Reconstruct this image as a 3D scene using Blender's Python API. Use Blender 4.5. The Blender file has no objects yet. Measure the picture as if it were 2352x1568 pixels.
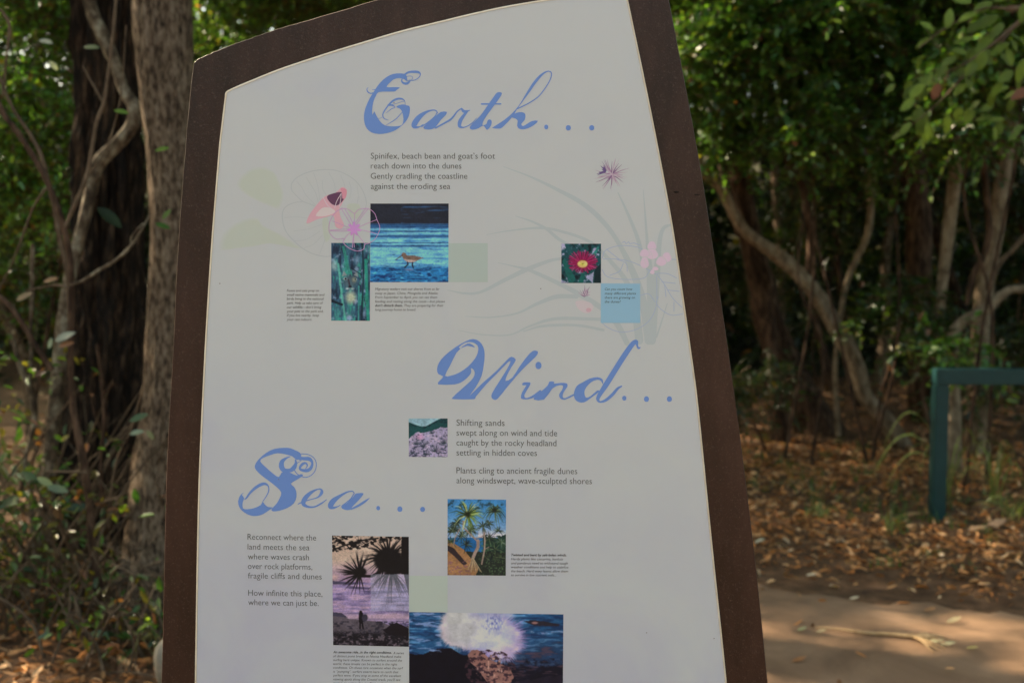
import bpy, math, random
import numpy as np
from mathutils import Vector, Matrix
from mathutils.geometry import tessellate_polygon

rng = np.random.default_rng(11)
random.seed(11)
scene = bpy.context.scene
COL = scene.collection

# ------------------------------------------------------------------ camera
F = 2483.0                      # focal length in units of a 2352-wide picture
CAMZ = 1.6
TH = math.atan(194.0 / F)       # camera looks slightly down
cam_d = bpy.data.cameras.new('camera')
cam = bpy.data.objects.new('camera', cam_d)
COL.objects.link(cam)
cam_d.sensor_width = 36.0
cam_d.lens = 36.0 * F / 2352.0
cam_d.clip_start = 0.05
cam_d.clip_end = 600.0
cam.location = (0, 0, CAMZ)
cam.rotation_euler = (math.pi / 2 - TH, 0, 0)
cam_d.dof.use_dof = True
cam_d.dof.focus_distance = 1.6
cam_d.dof.aperture_fstop = 4.6
scene.camera = cam

# ------------------------------------------------------------------ light
SUN_AZ = math.radians(-63)      # clockwise from +Y
SUN_EL = math.radians(40)
world = bpy.data.worlds.new('World')
scene.world = world
world.use_nodes = True
wn = world.node_tree
wn.nodes.clear()
sky = wn.nodes.new('ShaderNodeTexSky')
sky.sky_type = 'NISHITA'
sky.sun_disc = False
sky.sun_elevation = SUN_EL
sky.sun_rotation = SUN_AZ
sky.dust_density = 3.0
sky.ozone_density = 0.6
bg = wn.nodes.new('ShaderNodeBackground')
bg.inputs['Strength'].default_value = 0.07
wo = wn.nodes.new('ShaderNodeOutputWorld')
tint = wn.nodes.new('ShaderNodeVectorMath')        # warm tint multiplied into the sky light to offset its blue
tint.operation = 'MULTIPLY'
tint.inputs[1].default_value = (1.16, 1.08, 0.84)
wn.links.new(sky.outputs['Color'], tint.inputs[0])
wn.links.new(tint.outputs['Vector'], bg.inputs['Color'])
wn.links.new(bg.outputs['Background'], wo.inputs['Surface'])

sun_d = bpy.data.lights.new('sun', 'SUN')
sun_d.energy = 3.2
sun_d.angle = math.radians(0.8)
sun_d.color = (1.0, 0.84, 0.60)
sun = bpy.data.objects.new('sun', sun_d)
COL.objects.link(sun)
sdir = Vector((math.sin(SUN_AZ) * math.cos(SUN_EL), math.cos(SUN_AZ) * math.cos(SUN_EL), math.sin(SUN_EL)))
sun.rotation_euler = sdir.to_track_quat('Z', 'Y').to_euler()
sun.location = sdir * 30

scene.view_settings.view_transform = 'Standard'
scene.view_settings.look = 'None'
scene.view_settings.gamma = 1.0
scene.view_settings.use_curve_mapping = False
scene.view_settings.exposure = 3.08
scene.render.engine = 'CYCLES'
try:
    scene.cycles.max_bounces = 6
    scene.cycles.diffuse_bounces = 3
    scene.cycles.glossy_bounces = 2
    scene.cycles.transmission_bounces = 4
except Exception:
    pass

# ------------------------------------------------------------------ helpers
ct, st_ = math.cos(TH), math.sin(TH)

def P(px, py, Y):
    dx = (np.asarray(px, float) - 1176.0) / F
    dz = (784.0 - np.asarray(py, float)) / F
    ry = ct + dz * st_
    rz = -st_ + dz * ct
    t = Y / ry
    return np.stack([dx * t, np.full_like(dx * t, 1.0) * Y, CAMZ + rz * t], -1)

def G(px, py, z=0.0):
    dx = (px - 1176.0) / F
    dz = (784.0 - py) / F
    t = (z - CAMZ) / (-st_ + dz * ct)
    return (dx * t, (ct + dz * st_) * t, z)

def lin(c):
    c = np.asarray(c, float) / 255.0
    return np.where(c <= 0.04045, c / 12.92, ((c + 0.055) / 1.055) ** 2.4)

def mesh_obj(name, V, Fs, mat, parent=None, loc=(0, 0, 0), smooth=False, colors=None):
    """V world coordinates; stored relative to loc / the parent's place"""
    V = np.asarray(V, dtype=np.float64).reshape(-1, 3)
    off = np.array(parent.location if parent is not None else loc, float)
    if parent is not None and parent.parent is not None:
        off = off + np.array(parent.parent.location, float)
    me = bpy.data.meshes.new(name)
    V = V - off
    if isinstance(Fs, np.ndarray):
        n, k = Fs.shape
        me.vertices.add(len(V))
        me.vertices.foreach_set('co', V.astype(np.float32).ravel())
        me.loops.add(n * k)
        me.loops.foreach_set('vertex_index', Fs.astype(np.int32).ravel())
        me.polygons.add(n)
        me.polygons.foreach_set('loop_start', np.arange(0, n * k, k, dtype=np.int32))
        me.polygons.foreach_set('loop_total', np.full(n, k, dtype=np.int32))
        me.update(calc_edges=True)
    else:
        me.from_pydata([tuple(v) for v in V], [], Fs)
        me.update()
    if colors is not None:
        ca = me.color_attributes.new('col', 'FLOAT_COLOR', 'POINT')
        c4 = np.ones((len(V), 4), np.float32)
        c4[:, :3] = colors
        ca.data.foreach_set('color', c4.ravel())
    if smooth:
        me.polygons.foreach_set('use_smooth', [True] * len(me.polygons))
    me.materials.append(mat)
    o = bpy.data.objects.new(name, me)
    COL.objects.link(o)
    if parent is not None:
        o.parent = parent
    else:
        o.location = loc
    return o

def tag(o, label=None, cat=None, group=None, kind=None):
    if label: o['label'] = label
    if cat: o['category'] = cat
    if group: o['group'] = group
    if kind: o['kind'] = kind
    return o

def thing(name, label, cat, loc=(0, 0, 0), group=None):
    o = bpy.data.objects.new(name, None)
    COL.objects.link(o)
    o.location = loc
    o.empty_display_size = 0.2
    return tag(o, label, cat, group)

def crom(pts, n=6, closed=False):
    p = np.asarray(pts, float)
    if closed:
        q = np.vstack([p[-1], p, p[0], p[1]])
    else:
        q = np.vstack([2 * p[0] - p[1], p, 2 * p[-1] - p[-2]])
    out = []
    t = np.linspace(0, 1, n, endpoint=False)[:, None]
    for i in range(len(q) - 3):
        a, b, c, d = q[i:i + 4]
        out.append(0.5 * ((2 * b) + (-a + c) * t + (2 * a - 5 * b + 4 * c - d) * t ** 2 + (-a + 3 * b - 3 * c + d) * t ** 3))
    r = np.vstack(out)
    if not closed:
        r = np.vstack([r, p[-1]])
    return r

# ------------------------------------------------------------------ materials
def new_mat(name):
    m = bpy.data.materials.new(name)
    m.use_nodes = True
    nt = m.node_tree
    b = nt.nodes['Principled BSDF']
    return m, nt, b

def N(nt, t, **kw):
    n = nt.nodes.new(t)
    for k, v in kw.items():
        if k in n.inputs.keys():
            n.inputs[k].default_value = v
        else:
            setattr(n, k, v)
    return n

def ramp(nt, stops):
    r = nt.nodes.new('ShaderNodeValToRGB')
    e = r.color_ramp.elements
    e[0].position, e[0].color = stops[0][0], (*stops[0][1], 1)
    e[1].position, e[1].color = stops[-1][0], (*stops[-1][1], 1)
    for p, c in stops[1:-1]:
        x = e.new(p); x.color = (*c, 1)
    return r

def noise_mat(name, stops, scale=8, detail=6, rough=0.8, mapping=(1, 1, 1), bump=0.3, bscale=None, spec=0.3, dist=0.02, warp=0.0):
    m, nt, b = new_mat(name)
    tc = N(nt, 'ShaderNodeTexCoord')
    mp = N(nt, 'ShaderNodeMapping')
    mp.inputs['Scale'].default_value = mapping
    nt.links.new(tc.outputs['Object'], mp.inputs['Vector'])
    n1 = N(nt, 'ShaderNodeTexNoise', Scale=scale, Detail=detail, Roughness=0.62, Distortion=warp)
    nt.links.new(mp.outputs['Vector'], n1.inputs['Vector'])
    r = ramp(nt, stops)
    nt.links.new(n1.outputs['Fac'], r.inputs['Fac'])
    nt.links.new(r.outputs['Color'], b.inputs['Base Color'])
    n2 = N(nt, 'ShaderNodeTexNoise', Scale=bscale or scale * 3, Detail=6.0, Roughness=0.65)
    nt.links.new(mp.outputs['Vector'], n2.inputs['Vector'])
    bp = N(nt, 'ShaderNodeBump', Strength=bump, Distance=dist)
    nt.links.new(n2.outputs['Fac'], bp.inputs['Height'])
    nt.links.new(bp.outputs['Normal'], b.inputs['Normal'])
    b.inputs['Roughness'].default_value = rough
    b.inputs['Specular IOR Level'].default_value = spec
    return m

def attr_mat(name, rough=0.5, spec=0.4, trans=0.0, mottled=0.0, mscale=30.0):
    m, nt, b = new_mat(name)
    a = N(nt, 'ShaderNodeVertexColor', layer_name='col')
    colout = a.outputs['Color']
    if mottled > 0:
        tc = N(nt, 'ShaderNodeTexCoord')
        n1 = N(nt, 'ShaderNodeTexNoise', Scale=mscale, Detail=3.0)
        nt.links.new(tc.outputs['Object'], n1.inputs['Vector'])
        mr = N(nt, 'ShaderNodeMapRange')
        mr.inputs['To Min'].default_value = 1 - mottled
        mr.inputs['To Max'].default_value = 1 + mottled
        nt.links.new(n1.outputs['Fac'], mr.inputs['Value'])
        vm = N(nt, 'ShaderNodeVectorMath', operation='SCALE')
        nt.links.new(colout, vm.inputs[0])
        nt.links.new(mr.outputs['Result'], vm.inputs['Scale'])
        colout = vm.outputs['Vector']
    nt.links.new(colout, b.inputs['Base Color'])
    b.inputs['Roughness'].default_value = rough
    b.inputs['Specular IOR Level'].default_value = spec
    if trans > 0:
        tr = N(nt, 'ShaderNodeBsdfTranslucent')
        vm2 = N(nt, 'ShaderNodeVectorMath', operation='MULTIPLY')
        vm2.inputs[1].default_value = (1.25, 1.35, 0.5)
        nt.links.new(colout, vm2.inputs[0])
        nt.links.new(vm2.outputs['Vector'], tr.inputs['Color'])
        mx = N(nt, 'ShaderNodeMixShader')
        mx.inputs['Fac'].default_value = trans
        nt.links.new(b.outputs['BSDF'], mx.inputs[1])
        nt.links.new(tr.outputs['BSDF'], mx.inputs[2])
        nt.links.new(mx.outputs['Shader'], nt.nodes['Material Output'].inputs['Surface'])
    return m

M_leaf = attr_mat('leaf_green', rough=0.34, spec=0.8, trans=0.42, mottled=0.25)
M_big = attr_mat('broad_leaf_green', rough=0.5, spec=0.35, trans=0.42, mottled=0.3, mscale=18.0)
M_litter = attr_mat('dry_leaf', rough=0.75, spec=0.2, trans=0.1, mottled=0.35, mscale=60)
M_print = attr_mat('printed_ink', rough=0.55, spec=0.25)

M_bark_dark = noise_mat('dark_furrowed_bark', [(0.40, (0.010, 0.006, 0.004)), (0.50, (0.026, 0.015, 0.009)), (0.60, (0.085, 0.048, 0.027)), (0.70, (0.20, 0.125, 0.07))], scale=13, mapping=(2.6, 2.6, 0.5), bump=0.9, dist=0.03, rough=0.92)
M_bark_grey = noise_mat('grey_fibrous_bark', [(0.36, (0.035, 0.021, 0.012)), (0.45, (0.12, 0.078, 0.048)), (0.53, (0.21, 0.145, 0.095)), (0.66, (0.33, 0.245, 0.17))], scale=30, mapping=(1.9, 1.9, 0.7), bump=0.9, dist=0.02, rough=0.9)
M_bark_red = noise_mat('red_brown_bark', [(0.38, (0.022, 0.011, 0.006)), (0.5, (0.065, 0.034, 0.019)), (0.64, (0.145, 0.082, 0.050))], scale=10, mapping=(2.6, 2.6, 0.7), bump=0.6, dist=0.02, rough=0.9)
M_bark_pale = noise_mat('pale_lichen_bark', [(0.38, (0.045, 0.029, 0.018)), (0.48, (0.11, 0.075, 0.046)), (0.56, (0.20, 0.155, 0.105)), (0.66, (0.32, 0.28, 0.20))], scale=13, mapping=(1.6, 1.6, 1.1), bump=0.5, dist=0.008, rough=0.85)
M_bark_lit = noise_mat('lit_bark', [(0.30, (0.07, 0.045, 0.026)), (0.46, (0.20, 0.14, 0.088)), (0.6, (0.32, 0.24, 0.16)), (0.78, (0.42, 0.34, 0.25))], scale=10, mapping=(1.8, 1.8, 0.9), bump=0.6, dist=0.012, rough=0.88)  # pale bark lightened so the trunks look sunlit by colour
M_twig = noise_mat('twig_bark', [(0.3, (0.06, 0.036, 0.021)), (0.55, (0.14, 0.092, 0.056)), (0.8, (0.26, 0.19, 0.125))], scale=14, bump=0.3, dist=0.004, rough=0.85)
M_soil = noise_mat('forest_soil', [(0.3, (0.045, 0.024, 0.012)), (0.5, (0.12, 0.062, 0.030)), (0.68, (0.20, 0.11, 0.058)), (0.85, (0.28, 0.17, 0.10))], scale=9, detail=10, bump=0.8, bscale=60, dist=0.02, rough=0.95)
M_path = noise_mat('packed_sandy_path', [(0.25, (0.125, 0.072, 0.041)), (0.44, (0.215, 0.126, 0.072)), (0.56, (0.26, 0.156, 0.091)), (0.72, (0.34, 0.212, 0.132))], scale=2.3, detail=12, bump=0.5, bscale=130, dist=0.006, rough=0.93, warp=0.5)
M_hill = noise_mat('shade_dark_slope', [(0.3, (0.015, 0.02, 0.008)), (0.7, (0.05, 0.045, 0.022))], scale=2, bump=0.5, rough=1.0)  # darker copy of the soil, the wood's shade put into its colour

# ------------------------------------------------------------------ generic geometry
def tube(pts, sides=10, amp=0.0, seed=0, ns=6, ridges=(5, 22), vfreq=2.0):
    """pts: (x,y,z,r) -> V, F"""
    c = crom(pts, ns)
    X, R = c[:, :3], np.maximum(c[:, 3], 1e-4)
    n = len(X)
    T = np.gradient(X, axis=0)
    T /= np.linalg.norm(T, axis=1)[:, None] + 1e-12
    ref = np.array([0.0, 1.0, 0.0]) if abs(T[0, 1]) < 0.8 else np.array([1.0, 0, 0])
    U = np.zeros_like(X)
    u = ref - T[0] * ref.dot(T[0]); u /= np.linalg.norm(u)
    for i in range(n):
        u = u - T[i] * u.dot(T[i]); u /= np.linalg.norm(u) + 1e-12
        U[i] = u
    W = np.cross(T, U)
    th = np.linspace(0, 2 * math.pi, sides, endpoint=False)
    rr = np.ones((n, sides))
    if amp > 0:
        r2 = np.random.default_rng(seed)
        s = np.concatenate([[0], np.cumsum(np.linalg.norm(np.diff(X, axis=0), axis=1))])
        acc = np.zeros((n, sides))
        for k in range(14):
            kk = int(r2.integers(ridges[0], ridges[1]))
            ph = r2.uniform(0, 6.28); vf = r2.normal(0, vfreq)
            acc += (1 - 2 * np.abs(np.sin(0.5 * (kk * th[None, :] + vf * s[:, None] * 3 + ph + 0.8 * np.sin(s[:, None] * r2.uniform(3, 9) + ph))))) / 3.2
        lo = 0.05 * np.sin(2 * th[None, :] + s[:, None] * 1.3 + seed) + 0.04 * np.sin(3 * th[None, :] - s[:, None] * 2.1)
        rr = 1 + amp * acc + lo * min(1.0, amp * 8)
    V = X[:, None, :] + (R[:, None] * rr)[:, :, None] * (np.cos(th)[None, :, None] * U[:, None, :] + np.sin(th)[None, :, None] * W[:, None, :])
    V = V.reshape(-1, 3)
    i = np.arange(n - 1)[:, None]; j = np.arange(sides)[None, :]
    a = i * sides + j; b = i * sides + (j + 1) % sides
    Fq = np.stack([a, b, b + sides, a + sides], -1).reshape(-1, 4)
    return V, Fq

def px_path(pts, Y, dy=None):
    """pts (px,py,w) in the working picture units -> (x,y,z,r) at depth Y (+ dy along the path)"""
    out = []
    for k, q in enumerate(pts):
        yy = Y + (dy[k] if dy is not None else 0.0)
        p = P(q[0], q[1], yy)
        out.append((*p, 0.5 * q[2] / F * yy))
    return out

def merge(parts):
    Vs, Fs, o = [], [], 0
    for V, Fq in parts:
        Vs.append(V); Fs.append(Fq + o); o += len(V)
    return np.vstack(Vs), np.vstack(Fs)

def unit(a):
    return a / (np.linalg.norm(a, axis=-1, keepdims=True) + 1e-12)

def leaf_arrays(C, A, NRM, L, Wd, col, curl=0.1, broad=0.5):
    """C base, A axis, NRM approx normal, L length, Wd width: 6 verts and 2 quads each"""
    A = unit(A)
    S = unit(np.cross(A, NRM))
    Nn = np.cross(S, A)
    L = L[:, None]; Wd = Wd[:, None]
    fold = 0.18 * Wd * Nn
    b = C
    l1 = C + 0.30 * L * A + 0.5 * Wd * S * (0.75 + 0.5 * broad) * 0.85 + fold
    l2 = C + 0.68 * L * A + 0.46 * Wd * S * (0.75 + 0.5 * broad) * 0.85 + fold - curl * 0.4 * L * Nn
    t = C + L * A - curl * L * Nn
    r1 = C + 0.30 * L * A - 0.5 * Wd * S * (0.75 + 0.5 * broad) * 0.85 + fold
    r2 = C + 0.68 * L * A - 0.46 * Wd * S * (0.75 + 0.5 * broad) * 0.85 + fold - curl * 0.4 * L * Nn
    V = np.stack([b, l1, l2, t, r2, r1], 1).reshape(-1, 3)
    n = len(C)
    base = (np.arange(n) * 6)[:, None]
    Fq = np.concatenate([base + np.array([[0, 3, 2, 1]]), base + np.array([[0, 5, 4, 3]])], 1).reshape(-1, 4)
    cc = np.repeat(col, 6, axis=0)
    return V, Fq, cc

GREENS = np.array([[0.032, 0.075, 0.014], [0.046, 0.105, 0.020], [0.064, 0.130, 0.020], [0.100, 0.150, 0.022], [0.038, 0.090, 0.026]])
def leaf_colors(n, bright=1.0, yellow=0.03, r=rng):
    c = GREENS[r.integers(0, len(GREENS), n)] * r.uniform(0.7, 1.35, (n, 1)) * bright
    m = r.random(n) < yellow
    c[m] = np.array([0.20, 0.17, 0.03]) * r.uniform(0.6, 1.2, (m.sum(), 1))
    m = r.random(n) < yellow * 0.4
    c[m] = np.array([0.22, 0.09, 0.04]) * r.uniform(0.6, 1.2, (m.sum(), 1))
    return c

def sprays(origins, n_leaf, twig_len, L0, aspect=0.5, bright=1.0, yellow=0.03, droop=0.3, seed=1, broad=0.5):
    """leafy twigs: leaves set alternately along each twig; returns leaf arrays + twig tubes"""
    r = np.random.default_rng(seed)
    K = len(origins)
    D = r.normal(0, 1, (K, 3)); D[:, 2] = D[:, 2] * 0.5 - droop * 0.4
    D = unit(D)
    TL = twig_len * r.uniform(0.6, 1.3, K)
    t = np.linspace(0.12, 1.0, n_leaf)[None, :, None]
    sag = np.zeros((K, n_leaf, 3)); sag[:, :, 2] = -(t[:, :, 0] ** 2) * (TL * 0.25)[:, None]
    C = origins[:, None, :] + D[:, None, :] * TL[:, None, None] * t + sag
    side = unit(np.cross(D, r.normal(0, 0.5, (K, 3)) + np.array([0, 0, 1.0])))
    sg = np.where(np.arange(n_leaf) % 2 == 0, 1.0, -1.0)[None, :, None]
    A = 0.55 * D[:, None, :] + sg * side[:, None, :] * 0.9 + r.normal(0, 0.3, (K, n_leaf, 3))
    A[:, :, 2] -= droop * 0.5
    NR = np.array([0, 0, 1.0]) + r.normal(0, 0.45, (K, n_leaf, 3))
    C = C.reshape(-1, 3); A = A.reshape(-1, 3); NR = NR.reshape(-1, 3)
    n = len(C)
    L = L0 * r.uniform(0.6, 1.25, n)
    tone = np.repeat(r.uniform(0.65, 1.35, K), n_leaf)[:, None]
    V, Fq, cc = leaf_arrays(C, A, NR, L, L * aspect * r.uniform(0.8, 1.2, n), leaf_colors(n, bright, yellow, r) * tone, curl=0.15, broad=broad)
    # twigs: three-sided prisms
    e = origins + D * TL[:, None]; e[:, 2] -= TL * 0.25
    s2 = np.cross(side, D)
    w0, w1 = 0.0045, 0.0018
    ring = lambda c, w: [c + w * (math.cos(a) * side + math.sin(a) * s2) for a in (0, 2.09, 4.19)]
    TV = np.stack(ring(origins, w0) + ring(e, w1), 1).reshape(-1, 3)
    bse = (np.arange(K) * 6)[:, None]
    TF = np.concatenate([bse + np.array([[0, 1, 4, 3]]), bse + np.array([[1, 2, 5, 4]]), bse + np.array([[2, 0, 3, 5]])], 1).reshape(-1, 4)
    return (V, Fq, cc), (TV, TF)

def cloud(center, rad, n, seed, clumps=14, spread=0.35):
    """points gathered in clumps inside an ellipsoid"""
    r = np.random.default_rng(seed)
    d = unit(r.normal(0, 1, (clumps, 3))) * (r.random((clumps, 1)) ** 0.4)
    cc = np.array(center) + d * np.array(rad)
    k = r.integers(0, clumps, n)
    sz = r.uniform(0.6, 1.3, clumps)[k][:, None]
    return cc[k] + unit(r.normal(0, 1, (n, 3))) * (r.random((n, 1)) ** 0.5) * np.array(rad) * spread * sz

# ------------------------------------------------------------------ ground
def vnoise(x, y, seed=0):
    r = np.random.default_rng(seed)
    z = np.zeros_like(x)
    for k in range(12):
        f = r.uniform(0.4, 4.0); a = r.uniform(0, 6.28); ph = r.uniform(0, 6.28)
        z += np.sin(f * (x * math.cos(a) + y * math.sin(a)) + ph) / (1 + f)
    return z

def far_line(x):
    """y of the far edge of the path"""
    xs = [-14, -9, -4.7, -2.5, -0.4, 1.19, 2.03, 2.33, 4, 10, 20]
    ys = [26, 20, 12.5, 8.2, 5.9, 5.25, 4.85, 4.76, 4.5, 4.2, 4.0]
    return np.interp(x, xs, ys)
def near_line(x):
    xs = [-14, -9, -3.2, -1.6, -0.4, 1, 3, 10, 20]
    ys = [14, 9.5, 6.6, 4.9, 3.6, 2.9, 2.5, 2.2, 2.0]
    return np.interp(x, xs, ys)

def ground_z(x, y):
    z = 0.012 * vnoise(x, y, 3)
    yf = far_line(x)
    rise = np.clip((y - yf - 0.1) / 3.0, 0, 1)
    z += 0.04 * rise
    h = np.clip((y - 15.0) / 12.0, 0, 1)
    z += 4.5 * h * h * (3 - 2 * h) + 0.10 * np.clip(y - 27, 0, 200)
    return z

gx = np.concatenate([np.linspace(-200, -16, 24), np.linspace(-15, 15, 220), np.linspace(16, 200, 24)])
gy = np.concatenate([np.linspace(-200, -3, 20), np.linspace(-2, 16, 150), np.linspace(16.5, 30, 24), np.linspace(35, 250, 20)])
GX, GY = np.meshgrid(gx, gy)
GZ = ground_z(GX, GY)
nx, ny = len(gx), len(gy)
i = np.arange(ny - 1)[:, None]; j = np.arange(nx - 1)[None, :]
a = i * nx + j
FQ = np.stack([a, a + 1, a + nx + 1, a + nx], -1).reshape(-1, 4)
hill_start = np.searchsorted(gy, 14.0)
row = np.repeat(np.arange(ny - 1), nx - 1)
GV = np.stack([GX, GY, GZ], -1)
tag(mesh_obj('ground', GV, FQ[row < hill_start], M_soil, smooth=True), kind='structure')
tag(mesh_obj('hillside', GV, FQ[row >= hill_start], M_hill, smooth=True), kind='structure')  # added bank that blocks the sky behind the trees

# path sheet just above the soil, with an uneven edge
xs = np.linspace(-14, 20, 500)
tt = np.linspace(0, 1, 26)
fx = far_line(xs) + 0.05 * np.sin(xs * 7.1) + 0.04 * np.sin(xs * 17 + 1) + 0.02 * np.sin(xs * 43)
nx_ = near_line(xs) + 0.06 * np.sin(xs * 6.3) + 0.03 * np.sin(xs * 23)
PX = np.repeat(xs[:, None], 26, 1)
PY = nx_[:, None] + (fx - nx_)[:, None] * tt[None, :]
PZ = ground_z(PX, PY) + 0.012 * np.sin(np.pi * tt)[None, :] ** 0.3 - 0.004
i = np.arange(499)[:, None]; j = np.arange(25)[None, :]
a = i * 26 + j
tag(mesh_obj('path', np.stack([PX, PY, PZ], -1), np.stack([a, a + 26, a + 27, a + 1], -1).reshape(-1, 4), M_path, smooth=True), kind='structure')

def on_path(x, y):
    return (y < far_line(x)) & (y > near_line(x))

# ------------------------------------------------------------------ leaf litter and small ground plants
def litter(n, xr, yr, seed, L0, density=None):
    r = np.random.default_rng(seed)
    x = r.uniform(*xr, n); y = r.uniform(*yr, n)
    keep = np.ones(n, bool)
    if density is not None:
        keep = r.random(n) < density(x, y)
    x, y = x[keep], y[keep]; n = len(x)
    z = ground_z(x, y) + r.uniform(0.004, 0.035, n)
    C = np.stack([x, y, z], -1)
    an = r.uniform(0, 6.28, n)
    A = np.stack([np.cos(an), np.sin(an), r.normal(0, 0.22, n)], -1)
    NR = np.array([0, 0, 1.0]) + r.normal(0, 0.45, (n, 3))
    L = L0 * r.uniform(0.5, 1.4, n)
    pal = np.array([[0.27, 0.12, 0.045], [0.36, 0.19, 0.085], [0.16, 0.07, 0.03], [0.46, 0.29, 0.16], [0.30, 0.12, 0.035], [0.09, 0.045, 0.02], [0.55, 0.40, 0.26]])
    p = r.choice(len(pal), n, p=[0.24, 0.22, 0.2, 0.1, 0.12, 0.09, 0.03])
    col = pal[p] * r.uniform(0.8, 2.1, (n, 1)) * np.array([1.06, 1.0, 0.92])
    return leaf_arrays(C, A, NR, L, L * r.uniform(0.14, 0.46, n), col, curl=r.uniform(-0.35, 0.35, n)[:, None] , broad=0.5)

def dens(x, y):
    e = y - far_line(x)
    d_far = np.clip(0.06 + (e + 0.08) / 0.5, 0.0, 1.0) * np.clip(1.5 - (y - 6.2) / 3.0, 0.22, 1) * np.clip(0.75 + 0.35 * vnoise(x * 1.8, y * 1.8, 44), 0.35, 1)
    d_near = np.clip((near_line(x) - y) / 0.6, 0, 1)
    d = np.where(e > -0.12, np.maximum(d_far, 0.0), 0.012)
    return np.maximum(d, d_near)
V, Fq, cc = litter(140000, (-6.5, 7.5), (2.2, 13), 5, 0.054, dens)
tag(mesh_obj('leaf_litter', V, Fq, M_litter, colors=cc), 'brown fallen leaves covering the ground beside the path', 'leaf litter', kind='stuff')

r = np.random.default_rng(55)
sticks = []
for q in range(420):
    x = r.uniform(0.6, 5.5) if q % 3 else r.uniform(-4, -0.8)
    y = r.uniform(3.4, 8.5)
    if on_path(x, y) and r.random() < 0.85: continue
    z = float(ground_z(np.array([x]), np.array([y]))[0]) + 0.012
    a = r.uniform(0, 3.14); L = r.uniform(0.05, 0.28); w = r.uniform(0.0015, 0.004)
    dx_, dy_ = math.cos(a) * L, math.sin(a) * L * 0.6
    sticks.append(tube([(x, y, z, w), (x + dx_ * .5, y + dy_ * .5 + r.normal(0, .01), z + 0.02, w), (x + dx_, y + dy_, z + 0.004, w * .5)], 4, ns=3))
V, Fq = merge(sticks)
tag(mesh_obj('fallen_twigs', V, Fq, M_twig), 'thin dry twigs strewn over the leaf litter and path edge', 'twigs', kind='stuff')

def blades(origins, n_each, h, w, seed, spread=0.5, bright=1.0, segs=4, cols=None):
    r = np.random.default_rng(seed)
    K = len(origins) * n_each
    O = np.repeat(origins, n_each, 0) + np.concatenate([r.normal(0, 0.02, (K, 2)), np.zeros((K, 1))], 1)
    an = r.uniform(0, 6.28, K)
    out = np.stack([np.cos(an), np.sin(an), np.zeros(K)], -1)
    sd = np.stack([-np.sin(an), np.cos(an), np.zeros(K)], -1)
    H = h * r.uniform(0.4, 1.2, K)
    sp = spread * r.uniform(0.3, 1.4, K)
    rows = []
    for k in range(segs + 1):
        t = k / segs
        c = O + out * (H * sp * t ** 1.6)[:, None] + np.array([0, 0, 1.0]) * (H * (t - 0.45 * sp * t ** 2.5))[:, None]
        ww = w * (1 - t) ** 0.7 + 0.0006
        rows += [c - sd * ww * 0.5, c + sd * ww * 0.5]
    V = np.stack(rows, 1).reshape(-1, 3)
    m = 2 * (segs + 1)
    base = (np.arange(K) * m)[:, None]
    Fq = np.concatenate([base + np.array([[2 * k, 2 * k + 1, 2 * k + 3, 2 * k + 2]]) for k in range(segs)], 1).reshape(-1, 4)
    c = leaf_colors(K, 1.5 * bright, 0.12, r)
    return V, Fq, np.repeat(c, m, 0)

r = np.random.default_rng(9)
ox = r.uniform(0.8, 5.5, 900); oy = far_line(ox) + 0.5 + r.random(900) ** 1.2 * 4.0
ox2 = r.uniform(-4.5, -0.6, 600); oy2 = r.uniform(3.2, 6.0, 600)
ox = np.concatenate([ox, ox2]); oy = np.concatenate([oy, oy2])
k = (vnoise(ox * 2.2, oy * 2.2, 21) > 0.1) & ~on_path(ox, oy)
O = np.stack([ox, oy, ground_z(ox, oy)], -1)[k]
V, Fq, cc = blades(O[::2], 9, 0.11, 0.006, 22, spread=0.9)
tag(mesh_obj('grass', V, Fq, M_leaf, colors=cc), 'sparse green grass blades among the fallen leaves', 'grass', kind='stuff')

# ------------------------------------------------------------------ trees
def hbase(px, Y):
    p = P(px, 600, Y)
    return (float(p[0]), Y, float(ground_z(np.array([p[0]]), np.array([Y]))[0]))

def stem(parent, name, pts, Y, mat, sides=12, amp=0.0, seed=0, ns=6, dy=None, ridges=(5, 22)):
    V, Fq = tube(px_path(pts, Y, dy), sides, amp, seed, ns, ridges)
    return mesh_obj(name, V, Fq, mat, parent, smooth=True)

def add_foliage(parent, clouds, twig_n, seed, L0=0.055, twig_len=0.32, n_leaf=12, bright=1.0, name='crown', aspect=0.5, yellow=0.03, droop=0.3, spread=0.35, clumps=14):
    O = np.vstack([cloud(c, rd, int(twig_n * w), seed + 7 * q, clumps=clumps, spread=spread) for q, (c, rd, w) in enumerate(clouds)])
    O = O[O[:, 2] > 0.08]
    (V, Fq, cc), (TV, TF) = sprays(O, n_leaf, twig_len, L0, aspect, bright, yellow, droop, seed + 100)
    o = mesh_obj(name, V, Fq, M_leaf, parent, colors=cc)
    o['kind'] = 'stuff'
    t = mesh_obj('twigs', TV, TF, M_twig, o if parent is not None else None)
    t['kind'] = 'stuff'
    return o

def bx(px, Y):
    return (px - 1176.0) / F * Y
def bz(py, Y):
    return float(P(1176, py, Y)[2])

# canopy crowns high above; three meshes shared by all tall trees
CROWNS = []
for s in range(3):
    O = cloud((0, 0, 0), (2.5, 2.5, 1.0), 1350, 300 + s, clumps=70, spread=0.30)
    (V, Fq, cc), (TV, TF) = sprays(O, 13, 0.42, 0.075, 0.5, 1.0, 0.03, 0.3, 310 + s)
    me_o = mesh_obj('crown', V, Fq, M_leaf, colors=cc)
    me = me_o.data
    bpy.data.objects.remove(me_o)
    CROWNS.append(me)

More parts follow.
